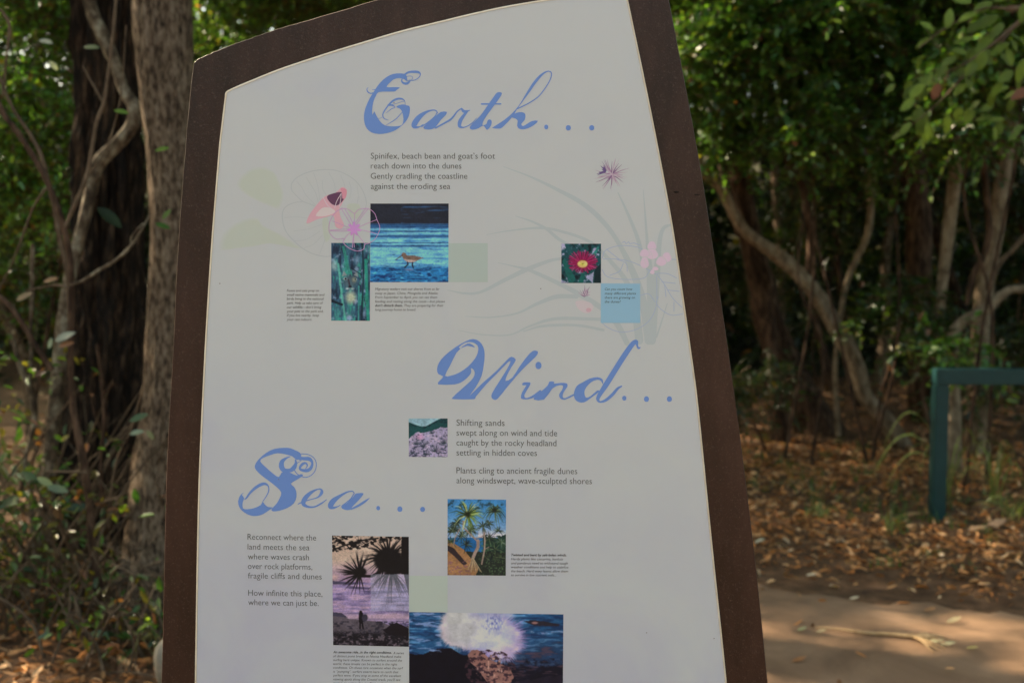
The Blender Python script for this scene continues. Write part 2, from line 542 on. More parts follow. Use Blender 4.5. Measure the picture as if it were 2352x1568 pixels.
def canopy(parent, x, y, z, k, rot=0.0, sc=1.0, second=False):
    o = bpy.data.objects.new('crown', CROWNS[k % 3])
    COL.objects.link(o)
    o.parent = parent
    o.location = (x - parent.location[0], y - parent.location[1], z - parent.location[2])
    o.rotation_euler = (0, 0, rot)
    o.scale = (sc, sc, sc)
    o['kind'] = 'stuff'
    if not second and z > 5.3 and x > 0:  # extra unseen crowns added to deepen the shade below
        a = 2.4 * k + 1.0
        canopy(parent, x + 1.9 * math.cos(a), y + 1.2 * math.sin(a) + 0.6, z + 1.6, k + 1, rot + 1.3, sc * 1.2, True)
        if y > 9: canopy(parent, x + 0.6 * math.cos(a), y + 1.2, z - 0.2, k + 2, rot + 2.3, sc * 1.2, True)
    return o

def limbs_up(parent, x, y, z, mat, n, r0, seed, reach=2.0, rise=1.4):
    rr = np.random.default_rng(seed)
    parts = []
    for q in range(n):
        a = q * 6.28 / n + rr.uniform(-0.4, 0.4)
        e = np.array([math.cos(a) * reach, math.sin(a) * reach, rise]) * rr.uniform(0.7, 1.1)
        p0 = np.array([x, y, z]); pts = []
        for t in (0, 0.33, 0.66, 1.0):
            w = p0 + e * t + np.array([rr.normal(0, 0.1), rr.normal(0, 0.1), 0.25 * math.sin(t * 3.1)]) * (t > 0)
            pts.append((*w, r0 * (1 - 0.8 * t)))
        parts.append(tube(pts, 8, ns=4))
    V, Fq = merge(parts)
    mesh_obj('limb', V, Fq, mat, parent, smooth=True)

# --- left: big dark furrowed trunk
t1 = thing('tree', 'large dark furrowed trunk at the left with a vine stem crossing it', 'tree', hbase(235, 5.9))
stem(t1, 'trunk', [(262, -900, 120), (250, -300, 165), (246, 0, 168), (250, 250, 168), (252, 500, 172), (250, 750, 185), (238, 1000, 215), (228, 1180, 250), (215, 1290, 330), (210, 1330, 380)], 5.9, M_bark_dark, 72, 0.17, 5, 16, ridges=(9, 30))
limbs_up(t1, *P(262, -900, 5.9), M_bark_dark, 5, 0.10, 61, 2.2, 1.0)
canopy(t1, -2.2, 5.9, 6.6, 0)

# --- left: grey trunk just behind the sign edge
t2 = thing('tree', 'straight grey-brown trunk directly behind the left edge of the sign', 'tree', hbase(400, 4.75))
stem(t2, 'trunk', [(345, -900, 100), (362, -300, 125), (371, 0, 134), (384, 200, 126), (401, 350, 122), (412, 550, 128), (408, 750, 140), (402, 950, 156), (398, 1150, 205), (405, 1320, 265), (410, 1430, 330), (412, 1480, 370)], 4.75, M_bark_grey, 72, 0.040, 8, 16, ridges=(10, 34))
limbs_up(t2, *P(345, -900, 4.75), M_bark_grey, 5, 0.07, 62, 2.0, 1.0)
canopy(t2, -1.0, 5.2, 5.6, 1, 1.0)

# --- left: curving pale vine-like stem
t3 = thing('tree', 'slender crooked stem with pale lichen winding across the dark furrowed trunk', 'tree', hbase(120, 5.3))
stem(t3, 'trunk', [(180, -420, 23.0), (190, -160, 27.9), (205, 0, 30.3), (232, 75, 32.8), (262, 140, 29.5), (276, 185, 27.1), (288, 215, 28.7), (308, 248, 32.8), (302, 290, 32.8), (270, 330, 34.4), (232, 368, 36.1), (216, 405, 32.8), (205, 455, 29.5), (190, 520, 29.5), (174, 575, 29.5), (160, 640, 29.5), (148, 720, 31.2), (136, 830, 32.8), (124, 950, 34.4), (112, 1080, 36.1), (104, 1200, 39.4), (98, 1300, 49.2), (96, 1340, 57.4)], 5.3, M_bark_pale, 20, 0.06, 12, 8, ridges=(3, 9))

canopy(t3, -3.9, 7.4, 6.4, 2, 2.0, 1.1)

# --- left saplings and bare stems
t4 = thing('sapling', 'thin dark leaning sapling running diagonally at the far left', 'sapling', hbase(195, 4.5))
stem(t4, 'trunk', [(-90, -120, 10.7), (-40, 120, 12.3), (0, 245, 14.8), (45, 310, 14.8), (92, 385, 14.8), (122, 450, 14.8), (146, 520, 16.4), (160, 590, 15.6), (164, 660, 16.4), (163, 770, 14.8), (163, 860, 13.9), (170, 950, 16.4), (185, 1020, 19.7), (198, 1090, 19.7), (206, 1160, 19.7), (212, 1240, 21.3), (222, 1330, 24.6), (240, 1400, 29.5), (250, 1462, 41.0)], 4.5, M_bark_red, 12, 0.05, 14, 6, ridges=(3, 8))
stem(t4, 'branch', [(160, 655, 5.7), (190, 645, 7.4), (225, 622, 8.2), (262, 600, 8.2), (292, 575, 7.4), (312, 548, 5.7), (330, 520, 3.3), (345, 490, 2.5)], 4.45, M_bark_pale, 8)
stem(t4, 'branch', [(300, 560, 3.3), (302, 545, 4.1), (312, 530, 3.3), (330, 512, 2.5)], 4.45, M_bark_pale, 6)
stem(t4, 'branch', [(160, 662, 5.7), (130, 655, 6.6), (95, 660, 4.9), (60, 668, 3.3)], 4.45, M_twig, 6)
stem(t4, 'branch', [(200, 1085, 6.6), (150, 1083, 5.7), (100, 1082, 4.1)], 4.45, M_twig, 6)
stem(t4, 'branch', [(150, 522, 7.4), (165, 485, 9.8), (190, 430, 10.7), (205, 380, 9.8), (215, 320, 8.2), (222, 280, 9.0), (238, 238, 9.0), (246, 190, 7.4), (256, 110, 8.2), (262, 60, 7.4), (268, -40, 5.7), (272, -200, 4.1)], 4.4, M_twig, 8)
stem(t4, 'branch', [(238, 238, 6.6), (228, 220, 5.7), (200, 170, 4.1), (190, 150, 2.5)], 4.4, M_twig, 6)
stem(t4, 'branch', [(205, 400, 4.1), (235, 360, 3.3), (262, 290, 3.3), (280, 200, 2.5), (290, 60, 2.5)], 4.42, M_twig, 6)
t5 = thing('sapling', 'pale forked bare stem in front of the leafy hedge at the far left', 'sapling', hbase(62, 4.9))
stem(t5, 'trunk', [(-20, 120, 5.7), (0, 180, 7.4), (30, 250, 8.2), (70, 310, 9.0), (95, 360, 10.7), (112, 425, 10.7), (125, 480, 9.8), (140, 560, 11.5), (150, 600, 11.5), (156, 650, 9.8), (160, 760, 8.2)], 4.62, M_twig, 8)
stem(t5, 'trunk', [(-60, 640, 11.5), (10, 690, 13.1), (50, 740, 13.9), (80, 790, 13.9), (120, 850, 15.6), (70, 860, 4.1)][:5], 4.7, M_bark_red, 8)
stem(t5, 'branch', [(30, 780, 8.2), (50, 850, 13.1), (72, 900, 16.4), (80, 960, 13.9), (70, 1010, 11.5), (58, 1060, 11.5), (68, 1110, 12.3), (75, 1190, 13.1), (82, 1280, 14.8), (86, 1380, 18.0)], 4.9, M_bark_pale, 10)
stem(t5, 'branch', [(75, 560, 9.8), (74, 640, 10.7), (72, 720, 9.8), (70, 800, 8.2), (74, 900, 8.2)], 5.2, M_bark_pale, 8)
stem(t5, 'branch', [(0, 20, 7.4), (22, 60, 7.4), (14, 140, 6.6), (8, 220, 6.6)], 4.7, M_twig, 8)
stem(t5, 'branch', [(112, 425, 5.7), (80, 470, 4.9), (60, 520, 4.9), (30, 600, 4.1), (-10, 680, 4.1)], 4.7, M_twig, 6)
t6 = thing('sapling', 'short reddish forked sapling low in front of the dark trunk', 'sapling', hbase(255, 4.9))
stem(t6, 'trunk', [(222, 790, 6.6), (230, 840, 8.2), (236, 900, 9.8), (240, 960, 9.8), (236, 1010, 9.8), (232, 1080, 9.8), (236, 1180, 11.5), (245, 1300, 13.1), (252, 1392, 16.4)], 4.9, M_bark_red, 8)
stem(t6, 'branch', [(238, 905, 9.0), (250, 890, 7.4), (262, 882, 6.6)], 4.9, M_bark_red, 8)
stem(t6, 'branch', [(236, 990, 7.4), (218, 950, 6.6), (210, 900, 4.9)], 4.9, M_bark_red, 6)
stem(t6, 'branch', [(330, 880, 4.1), (318, 930, 4.9), (300, 990, 5.7), (275, 1040, 6.6), (262, 1090, 7.4), (255, 1160, 8.2), (250, 1260, 8.2)], 4.82, M_twig, 6)
stem(t6, 'branch', [(262, 1080, 4.9), (280, 1050, 4.1), (296, 1020, 3.3)], 4.82, M_twig, 6)

# --- right: R1 reddish double trunk
r1 = thing('tree', 'tall reddish trunk nearest the right edge of the sign, splitting in two', 'tree', hbase(1860, 9.6))
stem(r1, 'trunk', [(1660, -700, 34), (1668, -200, 40), (1672, 0, 42), (1676, 120, 42), (1682, 240, 44), (1690, 340, 46), (1702, 430, 50), (1722, 540, 56), (1745, 640, 62), (1768, 740, 68), (1800, 830, 80), (1845, 920, 95), (1880, 990, 120), (1890, 1030, 150)], 9.6, M_bark_red, 36, 0.10, 31, 10)
stem(r1, 'trunk', [(1650, 60, 14), (1656, 200, 18), (1660, 320, 22), (1664, 420, 26), (1680, 480, 26), (1705, 540, 30)], 9.4, M_bark_red, 14, 0.06, 32)
stem(r1, 'limb', [(1765, 730, 34), (1772, 800, 36), (1778, 880, 40), (1790, 960, 46), (1800, 1040, 60)], 9.2, M_bark_red, 14, 0.08, 33)
limbs_up(r1, *P(1660, -700, 9.6), M_bark_red, 5, 0.08, 63, 2.2, 1.0)
canopy(r1, 2.0, 9.6, 5.6, 0, 0.5)

# --- right: R2 leaning pale trunk with limbs
r2 = thing('tree', 'pale leaning trunk curving from the sign edge down to the right', 'tree', hbase(2085, 8.9))
stem(r2, 'trunk', [(1500, 360, 14), (1560, 385, 16), (1614, 405, 18), (1655, 432, 22), (1685, 488, 24), (1712, 530, 26), (1755, 565, 30), (1800, 598, 34), (1845, 640, 38), (1885, 690, 38), (1915, 745, 38), (1945, 790, 40), (1970, 850, 40), (1985, 905, 38), (2018, 945, 40), (2050, 985, 42), (2075, 1030, 46), (2088, 1060, 56)], 8.9, M_bark_lit, 24, 0.08, 41, 8, ridges=(3, 10))
stem(r2, 'limb', [(1850, 645, 22), (1862, 600, 22), (1862, 540, 20), (1852, 470, 22), (1840, 420, 18), (1820, 385, 16), (1790, 350, 14), (1760, 318, 12), (1775, 295, 11), (1830, 250, 10), (1880, 210, 8), (1910, 170, 5)], 8.9, M_bark_red, 12, 0.05, 42)
stem(r2, 'limb', [(1800, 600, 10), (1792, 580, 9), (1786, 562, 7)], 8.85, M_bark_lit, 8)
stem(r2, 'branch', [(1614, 402, 14), (1600, 360, 11), (1560, 330, 8)], 8.9, M_bark_lit, 8)
r3 = thing('tree', 'thin sinuous sunlit stem between the leaning trunk and the broad red trunk', 'tree', hbase(1925, 9.3))
stem(r3, 'trunk', [(1870, -60, 8), (1890, 120, 9), (1910, 205, 12), (1935, 262, 13), (1970, 315, 14), (1990, 345, 17), (1996, 400, 15), (2000, 470, 16), (1992, 540, 16), (1970, 590, 15), (1948, 640, 14), (1936, 690, 12), (1925, 760, 12), (1918, 860, 12), (1925, 1000, 14)], 9.3, M_bark_lit, 12)
stem(r3, 'branch', [(1990, 350, 7), (2020, 310, 6), (2060, 290, 4)], 9.3, M_bark_lit, 6)

r4 = thing('tree', 'broad dark red-brown trunk standing behind the green barrier post', 'tree', hbase(2120, 10.2))
stem(r4, 'trunk', [(2088, -600, 40), (2084, 0, 46), (2090, 200, 50), (2096, 350, 54), (2110, 500, 60), (2112, 650, 60), (2116, 800, 64), (2122, 930, 80), (2126, 1000, 110)], 10.2, M_bark_red, 36, 0.10, 51, 10)
limbs_up(r4, *P(2088, -600, 10.2), M_bark_red, 5, 0.08, 64, 2.2, 1.0)
canopy(r4, 3.8, 10.2, 5.6, 1, 2.5)
r5 = thing('tree', 'slim sunlit-toned trunk left of the barrier post with a broken stub at its foot', 'tree', hbase(2165, 8.2))
stem(r5, 'trunk', [(2225, -80, 20), (2215, 120, 24), (2200, 290, 27), (2194, 380, 30), (2184, 480, 30), (2174, 570, 28), (2166, 640, 26), (2160, 690, 26), (2158, 760, 28), (2162, 880, 30), (2168, 1000, 36), (2170, 1090, 44)], 8.2, M_bark_lit, 20, 0.06, 52)
stem(r5, 'branch', [(2186, 360, 12), (2160, 372, 10), (2140, 380, 9), (2130, 350, 8), (2150, 300, 6), (2165, 260, 5)], 8.15, M_twig, 8)
r6 = thing('tree', 'leaning trunk with a sunlit left flank close to the right border', 'tree', hbase(2250, 8.6))
stem(r6, 'trunk', [(2370, 0, 26), (2345, 150, 30), (2326, 260, 34), (2312, 340, 36), (2300, 420, 38), (2290, 500, 40), (2275, 590, 42), (2258, 680, 44), (2250, 800, 46), (2246, 950, 54), (2244, 1060, 66)], 8.6, M_bark_lit, 22, 0.08, 53)
r7 = thing('tree', 'narrow twisting stem between the two sunlit-toned trunks at the right', 'tree', hbase(2215, 7.9))
stem(r7, 'trunk', [(2250, 150, 8), (2248, 250, 10), (2256, 330, 13), (2262, 400, 14), (2268, 470, 15), (2272, 530, 16), (2258, 590, 15), (2240, 620, 15), (2228, 660, 14), (2222, 700, 12)], 7.9, M_bark_red, 12)
stem(r7, 'limb', [(2400, 660, 20), (2352, 664, 22), (2320, 666, 20), (2295, 682, 24), (2270, 706, 28), (2240, 724, 30), (2205, 745, 28), (2190, 780, 34), (2186, 900, 38), (2190, 1098, 48)], 7.9, M_bark_lit, 14, 0.06, 54)
stem(r7, 'branch', [(2400, 500, 14), (2352, 545, 14), (2325, 575, 13), (2300, 600, 11), (2282, 640, 9), (2270, 690, 8)], 7.9, M_twig, 8)
# further dark trunks deeper in
deep = [(1925, 12.5, 20), (2020, 13.0, 26), (2230, 12.0, 30), (2330, 11.5, 34), (1790, 12.0, 22), (560, 10.5, 40), (720, 12, 40), (60, 9.0, 26), (120, 8.0, 22), (1985, 11.0, 14)]
DL = ['slim dark trunk deep in the wood between the leaning trunk and the sinuous stem',
      'dark trunk deep in the wood left of the broad red trunk',
      'dark trunk deep in the wood just above the barrier rail',
      'dark trunk deep in the wood at the right border',
      'slim dark trunk deep in the wood just right of the double red trunk',
      'dark trunk far behind the upper left corner of the sign',
      'dark trunk far behind the middle of the sign',
      'thin trunk beyond the path at the left border',
      'thin trunk beyond the path, beside the dark furrowed trunk',
      'thinnest dark stem deep in the wood behind the sinuous stem']
for q, (px, Y, w) in enumerate(deep):
    d = thing('tree', DL[q], 'tree', hbase(px, Y))
    rr = np.random.default_rng(70 + q)
    x0 = float(P(px, 600, Y)[0]); rad = 0.5 * w / F * Y
    pts = []
    xx, z = x0, -0.1 + d.location[2]
    for kk in range(8):
        pts.append((xx, Y + rr.normal(0, 0.05), z, rad * (1.5 if kk == 0 else 1.0 - 0.05 * kk)))
        xx += rr.normal(0, 0.20); z += 0.85
    V, Fq = tube(pts, 14, 0.06, q, 5)
    mesh_obj('trunk', V, Fq, [M_bark_red, M_bark_grey, M_bark_dark][q % 3], d, smooth=True)
    canopy(d, xx, Y, 5.6 + rr.uniform(-0.3, 0.8), q, rr.uniform(0, 6), 0.5 if q in (7, 8) else rr.uniform(0.9, 1.15))

# unseen trees added outside the frame so that their crowns shade the place
OUT = [(-9.6, 10.6, 'unseen tree added for shade by the far bend of the path'), (-10.8, 13.2, 'farthest unseen tree added for shade beyond the bend of the path'), (-5.2, 5.0, 'unseen tree with a dense crown added for shade left of the left border'), (-6.5, 8.5, 'unseen tree added for shade beyond the path left of the left border'),
       (5.2, 6.5, 'unseen tree with a dense crown added for shade right of the right border'), (-8.5, 6.0, 'farthest unseen tree added for shade left of the left border'), (0.2, 8.0, 'unseen tree added for shade behind the middle of the sign')]
for q, (x, y, lb) in enumerate(OUT):
    d = thing('tree', lb, 'tree', (x, y, 0))
    rr = np.random.default_rng(170 + q)
    V, Fq = tube([(x, y, -0.1, 0.2), (x + .05, y, 1, 0.15), (x, y, 3, 0.13), (x + 0.1, y + .1, 6.0, 0.07)], 20, 0.08, q, 8)
    mesh_obj('trunk', V, Fq, M_bark_grey, d, smooth=True)
    canopy(d, x, y, 6.0 + rr.uniform(-0.5, 0.8), q + 1, rr.uniform(0, 6), 1.15)

# ------------------------------------------------------------------ shrubs: the leafy masses between the trunks
def shrub(label, px, Y, clouds, n, seed, name='shrub', **kw):
    b = hbase(px, Y)
    s = thing(name, label, 'shrub', b)
    rr = np.random.default_rng(seed)
    parts = []
    for (c, rd, w) in clouds:
        for q in range(1):
            e = np.array(c) + rr.normal(0, 0.5, 3) * np.array(rd)
            b0 = np.array(b) + np.array([rr.normal(0, 0.12), rr.normal(0, 0.12), -0.03])
            m1 = b0 * 0.65 + e * 0.35 + rr.normal(0, 0.12, 3)
            m2 = b0 * 0.3 + e * 0.7 + rr.normal(0, 0.12, 3)
            parts.append(tube([(*b0, 0.014), (*m1, 0.011), (*m2, 0.008), (*e, 0.004)], 6, ns=4))
    V, Fq = merge(parts)
    st = mesh_obj('stem', V, Fq, M_bark_red, s, smooth=True)
    kw.setdefault('bright', 1.75)
    if 400 < seed < 404: kw.setdefault('L0', 0.066)
    add_foliage(s, clouds, int(n * 1.5), seed, name='foliage', **kw)
    return s

def C(px, py, Y, rx, ry, rz, w=1.0):
    return (tuple(P(px, py, Y)), (rx, ry, rz), w)

shrub('glossy dark green shrub filling the gap beside the upper right edge of the sign', 1640, 8.6, [C(1640, 100, 8.6, 0.75, 0.6, 0.85), C(1600, -200, 8.4, 0.8, 0.6, 0.7, 0.7)], 420, 401)
shrub('leafy green shrub crown between the reddish double trunk and the sinuous stem', 1830, 8.3, [C(1820, 110, 8.3, 0.75, 0.6, 0.85), C(1850, -200, 8.2, 0.9, 0.6, 0.6, 0.7)], 480, 402)
shrub('leafy green shrub crown hanging above the sinuous stem', 2010, 8.1, [C(2020, 160, 8.1, 0.75, 0.6, 0.80), C(2010, -180, 8.1, 0.9, 0.7, 0.6, 0.7)], 480, 403)
shrub('large leafy crown reaching in at the upper right border', 2250, 7.2, [C(2240, 120, 7.2, 0.75, 0.6, 0.60), C(2330, -120, 7.2, 0.8, 0.7, 0.6, 0.8)], 430, 404, L0=0.062)
shrub('sparse dark understorey shrub behind the leaning trunk', 1900, 10.8, [C(1900, 420, 10.8, 1.0, 0.6, 0.7), C(1780, 620, 11.2, 0.7, 0.5, 0.6, 0.4)], 260, 405, bright=0.5)  # leaf colour turned down to stand in for shade
shrub('sparse dark understorey shrub behind the barrier', 2250, 10.9, [C(2230, 430, 10.9, 1.0, 0.6, 0.6), C(2300, 800, 9.6, 0.6, 0.5, 0.4, 0.5)], 260, 406, bright=0.5)  # leaves darkened by colour in place of shade
shrub('low bush of dark glossy leaves between the leaning trunk and the barrier post', 2060, 8.3, [C(2060, 720, 8.3, 0.34, 0.3, 0.30), C(2240, 900, 8.6, 0.3, 0.3, 0.2, 0.4)], 70, 407, L0=0.07, n_leaf=9, bright=0.7)  # leaf colour lowered for the shade here
shrub('small bush of bright yellow-green leaves above the barrier rail', 2180, 7.4, [C(2190, 800, 7.4, 0.30, 0.2, 0.13)], 26, 408, L0=0.075, n_leaf=8, bright=1.8)
shrub('shaded bush at the foot of the reddish double trunk', 1740, 8.6, [C(1730, 880, 8.6, 0.35, 0.3, 0.3)], 60, 409, L0=0.05, bright=0.5)  # shade put into the leaf colour

# left hedge
shrub('sunlit yellow-green leafy shrub at the upper left border', 40, 7.3, [C(30, 120, 7.3, 0.55, 0.5, 0.75), C(110, -80, 7.2, 0.5, 0.5, 0.5, .6)], 330, 421, bright=2.8, yellow=0.10)  # sunlight put into the leaf colour by brightening it
shrub('leafy shrub left of the dark furrowed trunk at half height', 90, 7.0, [C(90, 400, 7.0, 0.45, 0.4, 0.65)], 230, 422, bright=2.6, yellow=0.08)  # leaf colour brightened to look sunlit
shrub('leafy shrub at the left border below the crossing branches', 20, 7.6, [C(20, 590, 7.6, 0.5, 0.4, 0.45)], 130, 423, bright=1.2, yellow=0.08)
shrub('dark leafy crown seen over the top left edge of the sign', 600, 9.4, [C(560, 20, 9.4, 1.0, 0.7, 0.7), C(720, -120, 9.2, 1.0, 0.7, 0.6, .7)], 420, 424, yellow=0.06)

# tangled undergrowth at the lower left
def tangle(label, cx, cy, n, seed, spread, h, parentloc):
    s = thing('undergrowth', label, 'undergrowth', parentloc)
    rr = np.random.default_rng(seed)
    parts = []
    for q in range(n):
        b0 = np.array([cx + rr.normal(0, spread), cy + rr.normal(0, 0.22), -0.02])
        a = rr.uniform(0, 6.28); ln = h * rr.uniform(0.4, 1.2)
        e = b0 + np.array([math.cos(a) * ln * 0.6, math.sin(a) * ln * 0.4, ln * rr.uniform(0.4, 1.0)])
        m = (b0 + e) / 2 + np.array([rr.normal(0, 0.07), rr.normal(0, 0.05), rr.uniform(0.0, 0.12)])
        w = rr.uniform(0.003, 0.008)
        parts.append(tube([(*b0, w), (*m, w * 0.8), (*e, w * 0.4)], 5, ns=4))
        if rr.random() < 0.7:
            e2 = m + rr.normal(0, 0.16, 3) + np.array([0, 0, 0.08])
            parts.append(tube([(*m, w * 0.6), (*((m + e2) / 2 + rr.normal(0, 0.02, 3)), w * 0.5), (*e2, w * 0.3)], 5, ns=3))
    V, Fq = merge(parts)
    o = mesh_obj('twigs', V, Fq, M_twig, s, smooth=True); o['kind'] = 'stuff'
    O = np.stack([rr.normal(cx, spread, n), rr.normal(cy, 0.2, n), rr.uniform(0.05, h * 0.9, n)], -1)
    (V, Fq, cc), (TV, TF) = sprays(O, 5, 0.2, 0.06, 0.42, 1.3, 0.3, 0.3, seed + 3)
    o = mesh_obj('leaves', V, Fq, M_leaf, s, colors=cc); o['kind'] = 'stuff'
    return s
tangle('tangle of bare twigs and sparse leaves at the lower left corner', bx(110, 4.6), 4.6, 70, 501, 0.26, 0.75, (bx(110, 4.6), 4.6, 0))
tangle('tangle of twigs and grass at the foot of the grey trunk beside the sign', bx(290, 4.3), 4.3, 40, 502, 0.14, 0.4, (bx(290, 4.3), 4.3, 0))
tangle('bare grey twigs in front of the hedge at the far left', bx(40, 4.9), 4.9, 75, 503, 0.2, 1.3, (bx(40, 4.9), 4.9, 0))

# ------------------------------------------------------------------ far forest
r = np.random.default_rng(77)
n = 11000
x = r.uniform(-16, 18, n); y = 12.6 + r.random(n) * 4.5
z = 0.1 + r.random(n) * 8.5
O = np.stack([x, y, z], -1)
O2 = np.stack([r.uniform(-14, 14, 4500), r.uniform(-13, -9, 4500), 0.2 + r.random(4500) * 9.0], -1)
O3 = np.stack([r.uniform(-15, -11, 3000), r.uniform(-10, 13, 3000), 0.2 + r.random(3000) * 8.0], -1)
O4 = np.stack([r.uniform(11, 15, 3000), r.uniform(-10, 13, 3000), 0.2 + r.random(3000) * 9.0], -1)
(V, Fq, cc), _ = sprays(np.vstack([O2, O3, O4]), 9, 0.8, 0.26, 0.5, 0.9, 0.03, 0.3, 79)  # ring of trees out of view, added to cut low sky light
tag(mesh_obj('forest', V, Fq, M_leaf, colors=cc), 'unseen wood added behind and beside the viewer to block low sky light', 'forest', kind='stuff')
O5 = np.stack([r.uniform(-26, 24, 15000), r.uniform(17.2, 24, 15000), r.random(15000) * 9.0], -1)
O5[:, 2] += ground_z(O5[:, 0], O5[:, 1])
(V, Fq, cc), _ = sprays(O5, 9, 0.8, 0.26, 0.5, 0.35, 0.03, 0.3, 80)  # foliage added to shade the slope; leaf colour darkened in place of shade
tag(mesh_obj('forest', V, Fq, M_leaf, colors=cc), 'farthest dark foliage climbing the slope behind the wood', 'forest', kind='stuff')
(V, Fq, cc), _ = sprays(O, 13, 0.55, 0.14, 0.5, 0.42, 0.03, 0.3, 78)  # shadow of the wood put into a darker leaf colour
tag(mesh_obj('forest', V, Fq, M_leaf, colors=cc), 'dense shadowy foliage of the wood behind all the trunks', 'forest', kind='stuff')

# ------------------------------------------------------------------ individually visible leaves
def big_leaf(parent, px, py, Y, length_px, ang, wr=0.5, col=(0.09, 0.16, 0.03), tilt=0.3, name='leaf'):
    """an eight-sided folded blade; ang in degrees, 0 = to the right, 90 = up in view"""
    L = length_px / F * Y
    a = math.radians(ang)
    A = np.array([math.cos(a), tilt * 0.4, math.sin(a)]); A /= np.linalg.norm(A)
    nrm = np.array([0.1, -0.8, 0.55 + tilt]); S = np.cross(A, nrm); S /= np.linalg.norm(S); Nn = np.cross(S, A)
    c0 = P(px, py, Y) - A * L * 0.5
    prof = [(0, 0), (0.12, 0.5), (0.32, 0.92), (0.55, 1.0), (0.78, 0.7), (0.93, 0.3), (1, 0)]
    V, n = [], len(prof)
    for t, w in prof:
        c = c0 + A * L * t - Nn * L * 0.12 * t * t
        V += [c - S * w * L * wr * 0.5 + Nn * 0.10 * w * L * wr, c, c + S * w * L * wr * 0.5 + Nn * 0.10 * w * L * wr]
    Fl = []
    for k in range(n - 1):
        b = 3 * k
        Fl += [(b, b + 1, b + 4, b + 3), (b + 1, b + 2, b + 5, b + 4)]
    return mesh_obj(name, np.array(V), Fl, M_big, parent, colors=np.tile(np.array(col), (len(V), 1)), smooth=True)

br = thing('leafy_branch', 'nearest leafy branch with large lit yellow-green leaves at the upper right', 'branch', tuple(P(2420, 40, 5.6)))
for pts in ([(2480, -120, 16), (2400, 0, 14), (2330, 60, 11), (2270, 110, 8), (2210, 150, 5), (2150, 175, 3)], [(2400, 0, 10), (2330, 20, 8), (2260, 20, 5), (2180, 60, 4), (2110, 110, 3)], [(2330, 60, 8), (2290, 110, 6), (2250, 150, 4), (2225, 180, 3)], [(2270, 110, 5), (2200, 190, 4), (2140, 250, 3), (2090, 290, 2)]):
    stem(br, 'twig', pts, 5.6, M_twig, 6)
LG = [(2256, 18, 58, 205), (2222, 38, 50, 200), (2268, 50, 62, 215), (2240, 62, 52, 200), (2290, 70, 50, 230), (2215, 92, 50, 190), (2262, 100, 60, 225), (2245, 120, 50, 210), (2296, 112, 56, 215), (2330, 20, 50, 20), (2340, 90, 56, 330),
      (2254, 140, 54, 250), (2272, 130, 44, 290), (2230, 158, 46, 240), (2205, 118, 40, 170), (2180, 42, 52, 80), (2130, 60, 40, 150), (2118, 98, 40, 215), (2180, 140, 44, 200), (2160, 166, 42, 235), (2128, 185, 44, 225), (2105, 210, 50, 230), (2150, 210, 44, 250), (2085, 240, 46, 220),
      (2118, 285, 62, 262), (2132, 300, 50, 285), (2108, 262, 40, 240), (2176, 285, 54, 275), (2080, 295, 40, 235), (2200, 262, 42, 255), (2320, 130, 50, 300), (2345, 165, 56, 250), (2310, 175, 46, 220), (2205, 205, 44, 215), (2290, 205, 42, 240), (2345, 215, 56, 200), (2350, 30, 50, 260), (2310, -10, 60, 190), (2210, 0, 50, 170), (2265, -20, 50, 150)]
for q, (px, py, L, an) in enumerate(LG):
    c = np.array([0.17, 0.24, 0.035]) * (0.6 + 0.8 * random.random())
    if q % 13 == 9: c = np.array([0.25, 0.10, 0.06])
    big_leaf(br, px, py, 5.6 + random.uniform(-0.1, 0.1), L * 0.9, an + random.uniform(-8, 8), random.uniform(0.45, 0.6), c, random.uniform(-0.2, 0.6))

for q in range(60):
    px, py = random.uniform(2040, 2400), random.uniform(90, 330)
    if px < 2200 and py < 140: continue
    c = np.array([0.14, 0.20, 0.035]) * random.uniform(0.5, 1.3)
    big_leaf(br, px, py, 5.75 + random.uniform(-0.1, 0.25), random.uniform(24, 42), random.uniform(170, 330), random.uniform(0.36, 0.62), c, random.uniform(-0.4, 0.8))

